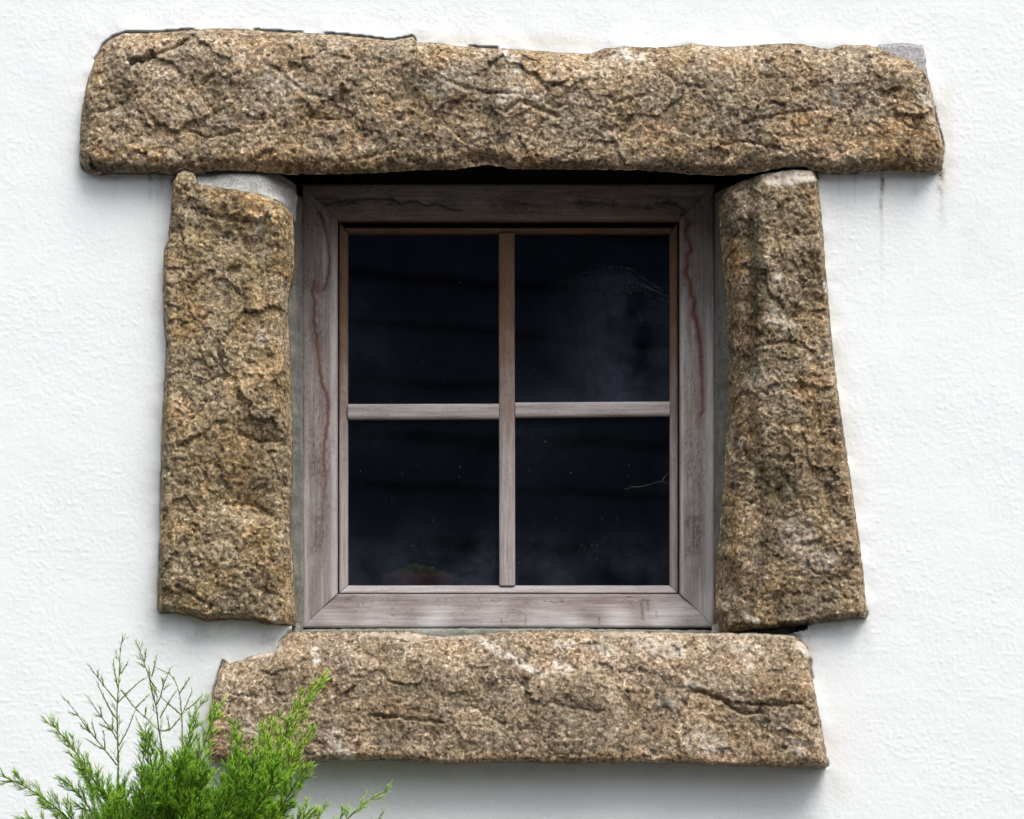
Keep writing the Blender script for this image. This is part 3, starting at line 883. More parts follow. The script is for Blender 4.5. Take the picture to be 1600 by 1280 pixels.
tag(o, 'small grey cement fillet at the upper right corner of the lintel')
o = slab('mortar', [(462, 980), (560, 978.5), (700, 978), (900, 978.5), (1000, 980), (1124, 981)], [(1124, 981), (1124, 1006)], [(462, 1006), (1124, 1006)], [(462, 980), (462, 1006)], M_CEMENT, -0.105, (0.01, 0, 0, 0), (6, 5, 5, 5), 0.17, 79, rough=0.3, yref=0.05, edge_jit=1.0)
tag(o, 'thin grey mortar bed between the window frame and the sill block')
# dark cement in the small joints under the jambs
o = slab('mortar', [(425, 968), (470, 972)], [(470, 972), (470, 1010)], [(425, 1010), (470, 1010)], [(425, 968), (425, 1010)], M_CEMENT, -0.035, (0, 0, 0, 0), (5, 5, 5, 5), 0.10, 81, rough=0.4, yref=0.03)
o = slab('mortar', [(1112, 976), (1275, 962)], [(1275, 962), (1275, 1012)], [(1112, 1012), (1275, 1012)], [(1112, 976), (1112, 1012)], M_CEMENT, -0.030, (0, 0, 0, 0), (5, 5, 5, 5), 0.10, 83, rough=0.4, yref=0.03)

# ------------------------------------------------------------------ window (part of the cottage)
FY = 0.134
window = empty('window', (0, FY, P(0, 640, FY)[1]), cottage)
window['label'] = 'weathered four pane timber casement window'

R_RED = [(1071, 340), (1078, 350), (1071, 358), (1072, 368), (1077, 378), (1081, 392), (1074, 397), (1074, 420), (1070, 426), (1078, 440), (1080, 460), (1085, 470), (1084, 490), (1090, 510), (1094, 535), (1096, 560), (1097, 590), (1099, 640), (1094, 650)]
L_RED = [(499, 332), (505, 345), (510, 368), (513, 392), (515, 412), (511, 440), (505, 453)]
L_RED2 = [(491, 440), (488, 456), (492, 470), (491, 500), (494, 522), (496, 545), (499, 575), (502, 600), (509, 612), (513, 630), (512, 660), (507, 690), (506, 720), (509, 748), (505, 780), (503, 825), (508, 850), (511, 872)]
T_CRK = [(505, 322), (522, 316), (546, 313), (590, 311), (612, 311), (628, 320), (640, 314), (652, 316), (668, 322), (680, 317), (700, 326), (722, 329)]
T_CRK2 = [(755, 316), (778, 309), (800, 318), (850, 321), (880, 314), (890, 317), (925, 315), (960, 318), (985, 322), (1020, 326), (1045, 314), (1060, 322), (1072, 330), (1064, 338)]


def board(name, a0, a1, b1, b0, mat, y_out, y_in, cham=4, step=2.0, back=0.035, horiz=False, seed=0, attrs=None, parent=None, ridge=0.0):
    """mitred board: outer edge a0-a1, inner edge b0-b1 (photograph positions at depth FY), front face from y_out to y_in, eased arrises"""
    a0, a1, b0, b1 = map(lambda p: np.array(p, float), (a0, a1, b0, b1))
    L = np.hypot(*(a1 - a0))
    W = np.hypot(*((b0 + b1) / 2 - (a0 + a1) / 2))
    ns = int(L / step) + 1
    ntt = max(7, int(W / step) + 1)
    s = np.linspace(0, 1, ns)[:, None, None]
    t = np.linspace(0, 1, ntt)
    tw = t[None, :, None]
    G = (a0 * (1 - s) + a1 * s) * (1 - tw) + (b0 * (1 - s) + b1 * s) * tw
    px, py = G[..., 0], G[..., 1]
    d0, d1 = t * W, (1 - t) * W
    prof = np.clip(1 - d0 / cham, 0, 1) ** 2 * 0.0025 + np.clip(1 - d1 / cham, 0, 1) ** 2 * 0.0025
    y = y_out + (y_in - y_out) * t[None, :] + prof[None, :] + 0 * px
    gx, gy = (px * 0.06, py) if horiz else (px, py * 0.06)
    y = y - 0.0004 * fbm(gx, gy, 7, 3, 200 + seed) - 0.0005 * fbm(px, py, 60, 2, 210 + seed)
    x, z = P(px, py, FY)
    A = {k: np.zeros(px.shape) for k in ('brown', 'redline', 'redwash', 'dark', 'pale', 'mildew')}
    jx, jy = px + 1.5 * fbm(px, py, 9, 2, 220), py + 1.5 * fbm(px, py, 9, 2, 221)
    if attrs: attrs(px, py, jx, jy, A)
    y = y + 0.0012 * A['dark'] + 0.0005 * A['redline']
    V = np.stack([x, y, z], -1).reshape(-1, 3)
    n = len(V)
    F = [grid_faces(ns, ntt)]
    idx = np.arange(n).reshape(ns, ntt)
    ring = np.r_[idx[0, :], idx[1:, -1], idx[-1, -2::-1], idx[-2:0:-1, 0]]
    q = V[ring].copy()
    q[:, 1] += back
    V = np.vstack([V, q])
    cur = np.arange(n, n + len(ring))
    F.append(np.stack([ring, cur, np.roll(cur, -1), np.roll(ring, -1)], 1)[:, ::-1])
    F = np.vstack(F)
    if not horiz: pass
    AA = {k: np.r_[v.ravel(), v.ravel()[ring]] for k, v in A.items()}
    o = mesh_np(name, V, F, mat, parent or window, AA)
    return o


def at_left(px, py, jx, jy, A):
    A['redline'][:] = np.maximum(np.exp(-(pdist(jx, jy, L_RED) / 2.7) ** 2), 0.9 * np.exp(-(pdist(jx, jy, L_RED2) / 2.9) ** 2) * sstep(900, 640, py))
    A['redwash'][:] = np.maximum(np.exp(-(np.hypot((px - 494) / 9, (py - 450) / 14)) ** 2), 0.7 * np.exp(-(pdist(jx, jy, L_RED2) / 8) ** 2) * np.clip(0.4 + fbm(px, py, 60, 2, 231) * 1.2, 0, 1))
    _left_extra(px, py, A)
    A['redline'][:] = np.maximum(A['redline'], np.exp(-(np.hypot((jx - 494) / 8, (jy - 450) / 9)) ** 2) * 0.7)
    A['pale'][:] = 0.6 * np.exp(-((px - 522) / 5) ** 2) * sstep(330, 480, py) + 0.5 * np.exp(-((px - 478) / 5) ** 2) * sstep(560, 900, py) + 0.45 * np.exp(-((px - 508) / 5) ** 2 - ((py - 400) / 45) ** 2)


def _left_extra(px, py, A):
    A['mildew'][:] = np.clip(0.6 * np.exp(-((px - 497) / 16) ** 2) * sstep(350, 430, py) * np.clip(0.35 + 1.3 * fbm(px, py, 80, 3, 251), 0, 1), 0, 1)


def at_right(px, py, jx, jy, A):
    w_ = np.interp(py, [340, 440, 480, 560, 640], [1.6, 1.9, 3.0, 2.4, 1.2])
    A['redline'][:] = np.exp(-(pdist(jx, jy, R_RED) / (w_ * 1.65)) ** 2)
    A['redwash'][:] = 0.5 * np.exp(-(pdist(jx, jy, R_RED) / 6) ** 2)
    A['pale'][:] = 0.75 * np.exp(-((px - 1110) / 8) ** 2) * sstep(420, 560, py) + 0.8 * np.exp(-np.hypot((px - 1103) / 16, (py - 950) / 28) ** 2) + 0.45 * np.exp(-((px - 1066) / 2.5) ** 2) * sstep(420, 560, py)
    A['dark'][:] = 0.75 * np.exp(-np.hypot((jx - 1074) / 4, (jy - 817) / 7) ** 2)
    A['mildew'][:] = np.clip(0.75 * np.exp(-((px - 1085) / 16) ** 2) * sstep(540, 640, py) * sstep(930, 840, py) * np.clip(0.55 + 1.1 * fbm(px, py, 70, 3, 250), 0, 1), 0, 1)


def at_top(px, py, jx, jy, A):
    A['dark'][:] = np.maximum(np.exp(-(pdist(jx, jy, T_CRK) / 1.8) ** 2), 0.9 * np.exp(-(pdist(jx, jy, T_CRK2) / 2.4) ** 2) * np.clip(0.6 + fbm(px, py, 25, 2, 240), 0, 1))
    A['brown'][:] = 0.55 * sstep(305, 345, py)
    A['mildew'][:] = np.clip(0.9 * np.exp(-((py - 318) / 12) ** 2) * np.clip(0.4 + 1.2 * fbm(px, py, 60, 3, 252), 0, 1), 0, 1)


def at_bot(px, py, jx, jy, A):
    dk = np.zeros(px.shape)
    for pts, wd in [([(1003, 942), (1004, 968)], 1.5), ([(1011, 938), (1012, 954)], 1.5), ([(1025, 956), (1026, 974)], 1.0), ([(613, 962), (616, 964)], 2.0), ([(783, 968), (784, 978)], 1.4), ([(935, 965), (936, 975)], 1.0), ([(820, 960), (821, 978)], 1.0), ([(850, 940), (880, 941)], 1.0), ([(1003, 938), (1014, 938)], 1.5)]:
        dk = np.maximum(dk, np.exp(-(pdist(jx, jy, pts) / wd) ** 2))
    A['dark'][:] = dk
    A['pale'][:] = 0.85 * sstep(926, 965, py) * np.clip(0.6 + fbm(px, py, 90, 2, 245), 0, 1) + 0.7 * np.exp(-np.hypot((px - 1103) / 16, (py - 955) / 28) ** 2)


fo = dict(l=472, r=1117, t=288, b=981)
fi = dict(l=527, r=1062, t=343, b=928)
e = 0.6
board('frame_rail', (fo['l'], fo['t']), (fo['r'], fo['t']), (fi['r'], fi['t']), (fi['l'], fi['t']), M_WOODH, FY, FY, horiz=True, seed=1, attrs=at_top, back=0.06)
board('frame_stile', (fo['l'], fo['b'] - e), (fo['l'], fo['t'] + e), (fi['l'], fi['t'] + e), (fi['l'], fi['b'] - e), M_WOODV, FY + .001, FY, seed=2, attrs=at_left, back=0.06)
board('frame_stile', (fo['r'], fo['t'] + e), (fo['r'], fo['b'] - e), (fi['r'], fi['b'] - e), (fi['r'], fi['t'] + e), M_WOODV, FY + .001, FY, seed=3, attrs=at_right, back=0.06)
board('frame_rail', (fo['r'], fo['b']), (fo['l'], fo['b']), (fi['l'], fi['b']), (fi['r'], fi['b']), M_WOODH, FY - .004, FY + .004, horiz=True, seed=4, attrs=at_bot, back=0.06)


def at_bead(px, py, jx, jy, A):
    A['brown'][:] = sstep(720, 420, py) * 0.95 + 0.25  # browner upwards: old stain, and partly the shade below the lintel put into colour
    A['pale'][:] = 0.35 * sstep(600, 800, py)


def at_beadb(px, py, jx, jy, A):
    A['pale'][:] = 0.30


bo = dict(l=529, r=1060, t=354, b=926)
bi = dict(l=543, r=1047, t=362, b=913)
BY = FY + 0.018
board('glazing_bead', (bo['l'] + 9, bo['t']), (bo['r'] - 9, bo['t']), (bi['r'], bi['t']), (bi['l'], bi['t']), M_WOODH, BY, BY + .012, cham=2, horiz=True, seed=5, attrs=at_bead, back=0.02)
board('glazing_bead', (bo['l'], bo['b'] - e), (bo['l'], bo['t'] - 12), (bi['l'], bi['t'] + e), (bi['l'], bi['b'] - e), M_WOODV, BY + .004, BY + .009, cham=2, seed=6, attrs=at_bead, back=0.02)
board('glazing_bead', (bo['r'], bo['t'] - 12), (bo['r'], bo['b'] - e), (bi['r'], bi['b'] - e), (bi['r'], bi['t'] + e), M_WOODV, BY + .004, BY + .009, cham=2, seed=7, attrs=at_bead, back=0.02)
board('glazing_bead', (bo['r'], bo['b']), (bo['l'], bo['b']), (bi['l'], bi['b']), (bi['r'], bi['b']), M_WOODH, BY - .002, BY + .010, cham=2, horiz=True, seed=8, attrs=at_beadb, back=0.02)
MY = BY + 0.004
# the upright glazing bar runs through, the cross bars butt against it
board('glazing_bar', (780, 914), (779, 361), (804, 361), (805, 914), M_WOODV, MY, MY, cham=6, seed=9, attrs=at_bead, back=0.022)
board('glazing_bar', (542.5, 629), (779.6, 628.5), (779.6, 652), (542.5, 653), M_WOODH, MY + .001, MY + .001, cham=6, horiz=True, seed=10, attrs=at_beadb, back=0.022)
board('glazing_bar', (804.6, 626.5), (1047.5, 625), (1047.5, 647.5), (804.6, 650), M_WOODH, MY + .001, MY + .001, cham=6, horiz=True, seed=11, attrs=at_beadb, back=0.022)

# panes
GY = BY + 0.016


def pane(x0, x1, y0, y1, kind):
    xs = np.linspace(x0, x1, 64)
    ys = np.linspace(y0, y1, 70)
    px, py = np.meshgrid(xs, ys)
    x, z = P(px, py, GY)
    film = np.zeros(px.shape)
    edge = np.minimum.reduce([px - x0, x1 - px, py - y0, y1 - py])
    film = 0.15 * np.exp(-edge / 10)
    n_ = fbm(px, py, 80, 3, 300)
    if kind == 'tl': film += 0.35 * np.exp(-((px - 560) / 50) ** 2) * sstep(400, 470, py) * sstep(640, 540, py) * np.clip(0.7 + n_, 0, 1)
    if kind == 'tr': film += 1.15 * sstep(412 + 0 * px, 438, py - 0.25 * np.abs(px - 950)) * np.exp(-((px - 980) / 90) ** 2) * np.clip(0.8 + n_, 0, 1) + 0.35 * np.exp(-((py - 625) / 30) ** 2)
    if kind == 'bl': film += 0.75 * sstep(790, 915, py) * np.clip(0.75 + n_, 0, 1.2) + 0.25 * np.exp(-np.hypot(px - 570, py - 670) / 40)
    if kind == 'br': film += 0.65 * sstep(800, 915, py) * np.clip(0.75 + n_, 0, 1.2) + 0.35 * np.exp(-np.hypot(px - 830, py - 690) / 60)
    yy = np.full(px.shape, GY) + 0.00006 * fbm(px, py, 260, 2, 310)
    V = np.stack([x, yy, z], -1).reshape(-1, 3)
    F = grid_faces(70, 64)
    mesh_np('pane', V, F, M_PANE, window, {'film': film})


pane(538, 785, 355, 634, 'tl')
pane(799, 1052, 355, 632, 'tr')
pane(538, 785, 647, 918, 'bl')
pane(799, 1052, 643, 918, 'br')

# ------------------------------------------------------------------ things behind the glass
# a low mossy dish on the inner ledge
DY = .28
dish = empty('dish', (P(655, 0, DY)[0], DY, P(0, 915, DY)[1]))
tag(dish, 'dim low greenish brown dish shape behind the foot of the lower left pane', 'dish')
px_, pz_ = P(655, 910, DY)
V, F = [], []
nseg = 40
for k, (rr, hh) in enumerate(((0.045, -0.012), (0.058, 0.0), (0.064, 0.008), (0.062, 0.012), (0.056, 0.010), (0.0, 0.006))):
    for i in range(nseg):
        a = 2 * math.pi * i / nseg
        V.append((px_ + rr * math.cos(a), DY + rr * 0.7 * math.sin(a), pz_ + hh))
for k in range(5):
    for i in range(nseg):
        j = (i + 1) % nseg
        F.append((k * nseg + i, k * nseg + j, (k + 1) * nseg + j, (k + 1) * nseg + i))
mesh_np('bowl', V, F, M_TRAY, dish)
th = np.linspace(0, 2 * np.pi, 49)
ph = np.linspace(0, 1, 14)
TH, PH = np.meshgrid(th, ph)
rr = PH * 0.057
dx, dy = rr * np.cos(TH), rr * 0.7 * np.sin(TH)
hz = 0.008 + 0.024 * (1 - PH ** 2) * (0.75 + 0.3 * fbm(dx * 1000, dy * 1000, 12, 2, 320))
mesh_np('moss_mound', np.stack([px_ + dx, DY + dy, pz_ + hz], -1).reshape(-1, 3), grid_faces(14, 49), M_MOSSPOT, dish)


# cobwebs
def tube_mesh(paths, radii, sides=3):
    V, F = [], []
    for pts, rads in zip(paths, radii):
        pts = [Vector(p) for p in pts]
        b = len(V)
        n = len(pts)
        for i, p in enumerate(pts):
            d = (pts[min(i + 1, n - 1)] - pts[max(i - 1, 0)])
            if d.length < 1e-9: d = Vector((0, 0, 1))
            d.normalize()
            up = Vector((0, 1, 0)) if abs(d.y) < 0.9 else Vector((1, 0, 0))
            s1 = d.cross(up).normalized()
            s2 = d.cross(s1)
            r = rads[i] if hasattr(rads, '__len__') else rads
            for k in range(sides):
                a = 2 * math.pi * k / sides
                V.append(tuple(p + (s1 * math.cos(a) + s2 * math.sin(a)) * r))
        for i in range(n - 1):
            for k in range(sides):
                k2 = (k + 1) % sides
                F.append((b + i * sides + k, b + i * sides + k2, b + (i + 1) * sides + k2, b + (i + 1) * sides + k))
    return V, F


WY = GY - 0.003


def W3(px, py, y=WY):
    x, z = P(px, py, y)
    return (x, y, z)


def web(name, label, strands):
    paths = []
    rad = []
    for pts, r in strands:
        q = resample(pts, max(4, int(len(pts) * 5)))
        paths.append([W3(a + random.uniform(-.8, .8), b_ + random.uniform(-.8, .8), WY - random.uniform(0, .004)) for a, b_ in q])
        rad.append(r)
    V, F = tube_mesh(paths, rad)
    o = mesh_np(name, V, F, M_WEB)
    tag(o, label, 'cobweb')


st = [([(935, 418), (960, 416), (985, 420), (1008, 436), (1030, 452), (1046, 466)], 0.0003), ([(1002, 444), (1020, 453), (1042, 462)], 0.0006), ([(1010, 446), (1036, 462)], 0.0004), ([(890, 440), (905, 428), (930, 425), (938, 417)], 0.0002), ([(830, 455), (870, 442), (895, 436)], 0.00015)]
for k in range(16):
    a = random.uniform(940, 1040)
    st.append(([(a, 418 + 0.42 * max(0, a - 985)), (a + random.uniform(-16, 16), 450), (a + random.uniform(-30, 30), random.uniform(465, 520))], 0.00010))
for k in range(10):
    a, c = random.uniform(935, 1000), random.uniform(425, 470)
    st.append(([(a, c), (a + 30, c + random.uniform(-10, 14)), (a + 60, c + random.uniform(0, 26))], 0.00010))
web('cobweb', 'thin grey cobweb hanging across the upper right pane', st)
web('cobweb', 'short bright cobweb thread at the right edge of the lower right pane', [([(984, 760), (1000, 761), (1015, 757), (1034, 752), (1044, 738)], 0.0004), ([(976, 764), (990, 762)], 0.0004), ([(1034, 752), (1047, 757)], 0.0003)])

# ------------------------------------------------------------------ dark boarded barn across the yard (mirrored in the panes)
rs0 = random.Random(5)
barn = empty('barn', (0, -19, 0))
barn.rotation_euler = (0, 0, math.radians(-29))
tag(barn, 'dark boarded barn standing across the yard, faintly mirrored in the panes', 'barn')
boxes_mesh('wall', [(-12, 12, -24, -19.10, 0, 7.9)], M_BOARDGAP, barn)
for k in range(28):
    z0 = 0.05 + k * 0.28
    boxes_mesh('board', [(-12, 12, -19.098, -19.03 + rs0.uniform(-.01, .01), z0, z0 + rs0.uniform(.20, .25))], M_BOARD, barn)
V = [(-12.2, -18.8, 7.85), (12.2, -18.8, 7.85), (12.2, -21.5, 10.3), (-12.2, -21.5, 10.3), (-12.2, -24.2, 7.85), (12.2, -24.2, 7.85)]
V += [(x, y, z + .1) for x, y, z in V]
mesh_np('roof', V, [(0, 1, 2, 3), (3, 2, 5, 4), (7, 6, 9, 8), (8, 9, 10, 11), (0, 6, 7, 1), (4, 5, 11, 10)], M_SLATE, barn, smooth=False)


# ------------------------------------------------------------------ feathery conifer in front of the wall
SH_Y = -0.34
shrub = empty('conifer_shrub', (P(270, 0, SH_Y)[0], SH_Y, 0))
tag(shrub, 'bright green feathery conifer reaching up in front of the sill block', 'shrub')
rs = random.Random(21)


class Needles:
    def __init__(self):
        self.p, self.d, self.l, self.w, self.t = [], [], [], [], []

    def add(self, p, d, l, w, t):
        self.p.append(tuple(p)); self.d.append(tuple(d)); self.l.append(l); self.w.append(w); self.t.append(t)

    def build(self, name, parent):
        if not self.p: return
        p, d = np.array(self.p), np.array(self.d)
        l, w_, t = np.array(self.l)[:, None], np.array(self.w)[:, None], np.array(self.t)
        d /= np.linalg.norm(d, axis=1, keepdims=True) + 1e-9
        ref = np.where(np.abs(d[:, 1:2]) < 0.9, np.array([[0, 1, 0]]), np.array([[1, 0, 0]]))
        s1 = np.cross(d, ref)
        s1 /= np.linalg.norm(s1, axis=1, keepdims=True)
        s2 = np.cross(d, s1)
        mid = p + d * l * 0.45
        tip = p + d * l
        a, b, c = mid + s1 * w_, mid - s1 * w_ * 0.5 + s2 * w_ * 0.8, mid - s1 * w_ * 0.5 - s2 * w_ * 0.8
        V = np.stack([p, a, b, c, tip], 1).reshape(-1, 3)
        k = np.arange(len(p)) * 5
        F = np.concatenate([np.stack([k, k + i, k + j], 1) for i, j in ((2, 1), (3, 2), (1, 3))] + [np.stack([k + 4, k + i, k + j], 1) for i, j in ((1, 2), (2, 3), (3, 1))])
        o = mesh_np(name, V, F, M_LEAF, parent, {'tone': np.repeat(t, 5)}, smooth=True)
        o['kind'] = 'stuff'
        return o


def bez(pts, n):
    """smooth polyline"""
    p = resample(pts, n)
    q = p.copy()
    for _ in range(2):
        q[1:-1] = (q[:-2] + 2 * q[1:-1] + q[2:]) / 4
    return q


def branch(pts, y0, y1, r0=0.0016, dens=1.0, needle=1.0, tw_len=42, tone=0.5, start=0.0, bare=0.0, sub=True, extra=None):
    """pts from root to tip, photograph positions; y0/y1 depth at root and tip"""
    L = sum(math.hypot(b[0] - a[0], b[1] - a[1]) for a, b in zip(pts[:-1], pts[1:]))
    n = max(6, int(L / 7))
    c = bez(pts, n)
    C = []
    for i, (a, b_) in enumerate(c):
        f = i / (n - 1)
        y = y0 + (y1 - y0) * f
        C.append(Vector(W3(a, b_, y)))
    paths, radii = [C], [[r0 * (1 - 0.75 * i / (n - 1)) for i in range(n)]]
    nd = Needles()

    def needles_on(path, dn, f0, toneb, ln):
        for i in range(len(path) - 1):
            seg = path[i + 1] - path[i]
            sl = seg.length
            if sl < 1e-6: continue
            dr = seg / sl
            k = max(1, int(round(sl / 0.00115 * dn)))
            for j in range(k):
                p = path[i] + seg * rs.random()
                up = Vector((rs.gauss(0, 1), rs.gauss(0, 0.9), rs.gauss(0, 1)))
                up -= dr * up.dot(dr)
                if up.length < 1e-3: continue
                up.normalize()
                d = dr + up * rs.uniform(0.28, 0.62) + Vector((0, 0, 0.12))
                fi_ = (i + 1) / len(path)
                nd.add(p, d, ln * rs.uniform(0.6, 1.15), 0.00066 * rs.uniform(0.8, 1.25), min(1, max(0, toneb + 0.13 + 0.34 * (fi_ - 0.5) + rs.gauss(0, 0.16))))
    side = rs.choice((-1, 1))
    dist_ = 0
    nxt = L * start * 0.001 + 0.004
    for i in range(1, n - 1):
        seg = C[i] - C[i - 1]
        dist_ += seg.length
        f = i / (n - 1)
        while dist_ > nxt:
            nxt += 0.0085 / max(0.3, dens) * rs.uniform(0.7, 1.4)
            side = -side
            dr = seg.normalized()
            perp = Vector((dr.z, 0, -dr.x)) * side + Vector((0, rs.gauss(0, 0.7), 0))
            ang = rs.uniform(0.45, 0.85)
            d = (dr + perp.normalized() * ang).normalized()
            tl = tw_len / 1000 * rs.uniform(0.55, 1.15) * (1 - 0.62 * f ** 1.4)
            if tl < 0.006: continue
            m = max(4, int(tl / 0.006))
            pth = [C[i].copy()]
            for q in range(m):
                d = (d + dr * 0.06 + Vector((rs.gauss(0, .05), rs.gauss(0, .05), 0.03 + rs.gauss(0, .04)))).normalized()
                pth.append(pth[-1] + d * tl / m)
            paths.append(pth)
            radii.append([0.0006 * (1 - 0.6 * q / m) for q in range(m + 1)])
            needles_on(pth, (1 - bare) * needle * rs.uniform(0.7, 1.2), f, tone, 0.0155)
            if sub and tl > 0.022:
                for q in range(1, m, 1):
                    if rs.random() < 0.65 * (1 - bare * 0.8):
                        dd = (pth[q + 1] - pth[q]).normalized() if q + 1 <= m else d
                        pr = Vector((dd.z, 0, -dd.x)) * rs.choice((-1, 1)) + Vector((0, rs.gauss(0, .8), 0))
                        d2 = (dd + pr.normalized() * rs.uniform(.4, .8)).normalized()
                        l2 = tl * rs.uniform(0.22, 0.45)
                        sp = [pth[q], pth[q] + d2 * l2 * .5, pth[q] + (d2 + dd * .15).normalized() * l2]
                        paths.append(sp)
                        radii.append([0.0005, 0.0004, 0.0003])
                        needles_on(sp, (1 - bare) * needle * 0.9, f, tone + 0.05, 0.0135)
    needles_on(C[int(n * max(start, 0.15)):], (1 - bare) * needle * 0.7, 0.5, tone + 0.05, 0.0150)
    if extra:
        for tw in extra:
            q = bez(tw, max(5, int(len(tw) * 4)))
            yb = y0 + (y1 - y0) * 0.5
            pth = [Vector(W3(a, b_, yb + 0.004 * k / len(q) + rs.gauss(0, .0006))) for k, (a, b_) in enumerate(q)]
            paths.append(pth)
            radii.append([0.00105 * (1 - 0.6 * k / len(q)) for k in range(len(q))])
            needles_on(pth, 0.20, 0.5, 0.48, 0.0095)
    V, F = tube_mesh(paths, radii, 4)
    o = mesh_np('branch', V, F, M_TWIG, shrub)
    nd.build('needles', o)
    return o


# thin leaders above the crown
branch([(188, 1330), (184, 1240), (185, 1191), (183, 1130), (183, 1099), (185, 1074), (187, 1040), (188, 1010), (191, 999)], SH_Y, SH_Y + .02, 0.0018, dens=0.4, needle=0.35, tw_len=24, tone=0.42, bare=0.6, start=0.0,
       extra=[[(183, 1097), (162, 1071), (150, 1055), (136, 1037)], [(162, 1071), (159, 1060)], [(153, 1058), (153, 1050)], [(184, 1074), (179, 1050), (177, 1030)], [(189, 1053), (200, 1034)], [(184, 1158), (175, 1142), (159, 1121), (145, 1102), (137, 1088)], [(175, 1142), (177, 1118)], [(159, 1121), (150, 1118)], [(159, 1121), (156, 1104)],
              [(183, 1196), (164, 1172), (141, 1144), (122, 1118), (110, 1102), (97, 1088)], [(122, 1118), (110, 1114)], [(141, 1144), (132, 1126)], [(141, 1144), (126, 1134)], [(150, 1154), (144, 1128)], [(164, 1172), (162, 1142)], [(164, 1172), (148, 1164), (134, 1154)], [(183, 1125), (171, 1107), (159, 1083), (152, 1068)], [(183, 1099), (199, 1083), (218, 1065), (228, 1060)], [(175, 1142), (166, 1137), (157, 1132)], [(183, 1170), (200, 1140), (212, 1108)]])
branch([(262, 1330), (258, 1250), (255, 1181), (248, 1139), (244, 1102), (237, 1083), (234, 1060), (226, 1039), (219, 1017), (211, 1000)], SH_Y - .02, SH_Y, 0.0019, dens=0.4, needle=0.4, tw_len=24, tone=0.40, bare=0.55,
       extra=[[(237, 1057), (241, 1042), (245, 1027)], [(226, 1034), (228, 1016)], [(226, 1043), (217, 1036)], [(244, 1102), (250, 1092), (255, 1071), (267, 1043)], [(255, 1078), (262, 1072)], [(255, 1071), (254, 1062)], [(280, 1230), (285, 1180), (285, 1142), (284, 1118), (281, 1083), (270, 1055), (255, 1048), (241, 1042)], [(281, 1083), (289, 1070), (297, 1059)], [(189, 1078), (211, 1107), (227, 1121), (248, 1142)], [(211, 1107), (228, 1090), (233, 1086)],
              [(248, 1142), (265, 1142), (284, 1118), (292, 1100), (300, 1080)], [(265, 1142), (262, 1120)], [(284, 1118), (262, 1098), (252, 1090)], [(250, 1122), (262, 1100), (275, 1080)], [(227, 1121), (227, 1106)], [(255, 1181), (236, 1155), (222, 1140), (212, 1122)], [(246, 1090), (241, 1076)], [(290, 1110), (306, 1098), (316, 1086)], [(234, 1062), (247, 1080)]])
branch([(275, 1330), (278, 1240), (288, 1180), (296, 1140), (308, 1110), (320, 1090)], SH_Y - .04, SH_Y - .03, 0.0016, dens=0.7, needle=0.8, tw_len=32, tone=0.5, bare=0.1)
branch([(225, 1330), (222, 1260), (222, 1205), (226, 1160), (228, 1130)], SH_Y - .02, SH_Y - .02, 0.0014, dens=0.8, needle=0.7, tw_len=34, tone=0.4, bare=0.2)

# side sprays
SP = [([(200, 1345), (172, 1262), (142, 1210), (112, 1166), (92, 1144), (80, 1126)], 1.0, 0.52), ([(180, 1370), (130, 1302), (95, 1268), (55, 1238), (28, 1223), (3, 1213)], 1.0, 0.6),
      ([(215, 1350), (186, 1275), (164, 1240), (141, 1212), (124, 1190)], 0.9, 0.45), ([(195, 1360), (160, 1290), (130, 1250), (104, 1222)], 0.9, 0.42), ([(150, 1400), (110, 1330), (70, 1296), (40, 1280)], 1.0, 0.5),
      ([(360, 1370), (392, 1270), (424, 1196), (450, 1140), (478, 1095), (496, 1072), (506, 1064)], 1.15, 0.66), ([(345, 1360), (360, 1270), (372, 1200), (372, 1152), (366, 1132)], 1.2, 0.50),
      ([(370, 1360), (400, 1280), (440, 1210), (470, 1165), (488, 1142)], 1.2, 0.60), ([(350, 1350), (376, 1262), (400, 1196), (418, 1152), (428, 1128)], 1.25, 0.64), ([(300, 1350), (304, 1260), (312, 1190), (326, 1140), (340, 1106)], 1.1, 0.66),
      ([(295, 1350), (290, 1262), (288, 1200), (296, 1152), (306, 1128)], 1.2, 0.55), ([(380, 1370), (420, 1300), (452, 1240), (478, 1198)], 1.2, 0.56), ([(265, 1350), (250, 1270), (240, 1210), (232, 1172), (226, 1150)], 1.2, 0.42),
      ([(480, 1420), (512, 1330), (540, 1282), (566, 1258), (590, 1242), (606, 1236)], 0.55, 0.66), ([(450, 1420), (480, 1330), (494, 1290), (500, 1268)], 0.9, 0.62), ([(440, 1400), (456, 1320), (468, 1284), (490, 1262)], 1.0, 0.66), ([(510, 1420), (524, 1330), (530, 1285), (536, 1262)], 0.3, 0.45), ([(560, 1400), (575, 1310), (590, 1282), (600, 1268)], 0.5, 0.5)]
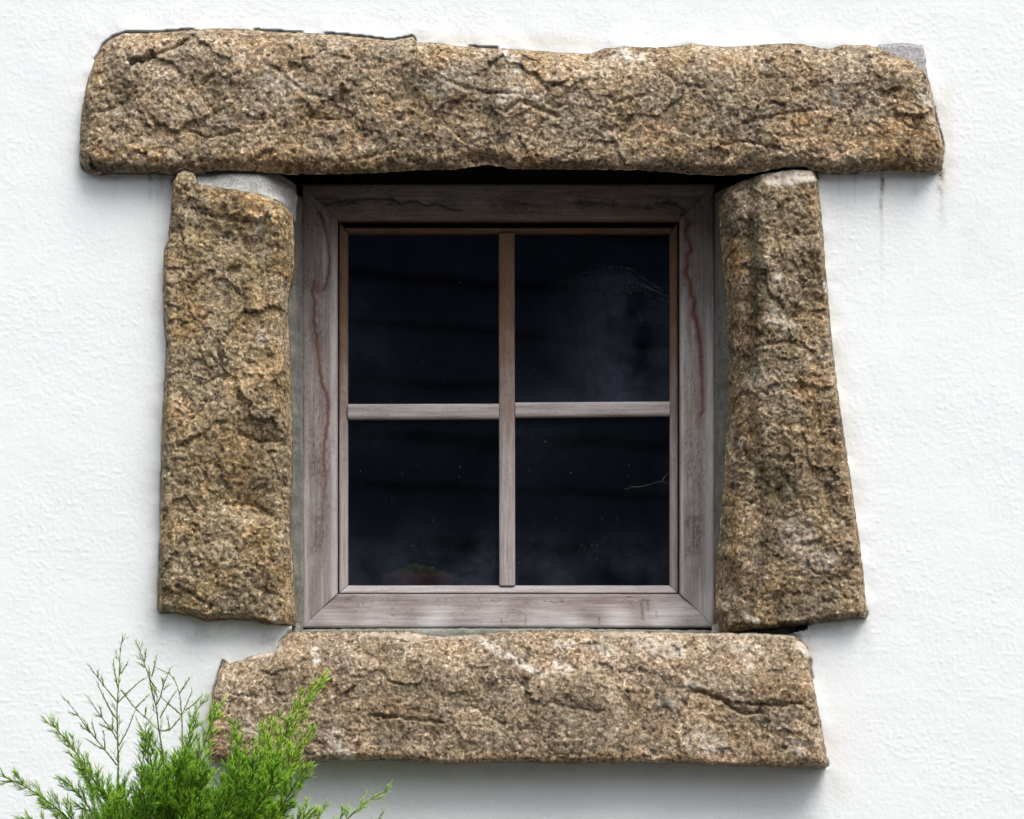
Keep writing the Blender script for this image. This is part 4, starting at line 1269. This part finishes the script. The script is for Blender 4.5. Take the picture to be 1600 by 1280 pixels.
for k, (pts, dn, tn) in enumerate(SP):
    yy = SH_Y + rs.uniform(-.10, .03)
    branch(pts, SH_Y, yy, 0.0022, dens=dn, needle=0.95 if dn > 0.6 else 0.8, tw_len=46 if dn > 0.6 else 28, tone=tn)
# the crown's body
for k in range(52):
    f = (k + rs.random()) / 52
    tx = 165 + f * 275 + rs.gauss(0, 8)
    ty = np.interp(tx, [150, 190, 230, 270, 310, 340, 370, 410, 450, 480], [1262, 1220, 1180, 1172, 1172, 1205, 1180, 1172, 1190, 1262]) + abs(rs.gauss(0, 34)) + 4
    bx = 275 + (tx - 275) * 0.45
    mid = ((bx + tx) / 2 + rs.gauss(0, 14), (1400 + ty) / 2)
    branch([(bx, 1420), mid, (tx - rs.gauss(0, 8), ty + 30), (tx, ty)], SH_Y + rs.uniform(-.06, .10), SH_Y + rs.uniform(-.14, .12), 0.0022, dens=1.0, needle=0.9, tw_len=50, tone=rs.uniform(0.2, 0.5))
# lower crown, below the frame
for k in range(46):
    zz = rs.uniform(0.0, 1.0)
    a = rs.uniform(0, 2 * math.pi)
    reach = 330 * (0.5 + 0.5 * zz) + rs.gauss(0, 30)
    by = 1420 + zz * 700
    branch([(270, by + 60), (270 + reach * .5 * math.cos(a), by - 20), (270 + reach * math.cos(a), by - 60 + rs.gauss(0, 30))], SH_Y, SH_Y + 0.22 * math.sin(a), 0.003, dens=0.35, needle=0.55, tw_len=95, tone=rs.uniform(.2, .5), sub=False)
# stems down to the ground
for dx, lean, r in ((0, 0.0, 0.016), (0.05, 0.07, 0.012), (-0.04, -0.07, 0.011)):
    bx, _ = P(270, 0, SH_Y)
    zt = P(0, 1340, SH_Y)[1]
    pts = [(bx + dx + lean * f + 0.01 * math.sin(5 * f + dx * 40), SH_Y + 0.01 * math.sin(4 * f + dx * 90), zt * f) for f in np.linspace(0, 1, 14)]
    V, F = tube_mesh([pts], [[r * (1 - 0.72 * f) for f in np.linspace(0, 1, 14)]], 9)
    mesh_np('stem', V, F, M_BARK, shrub)
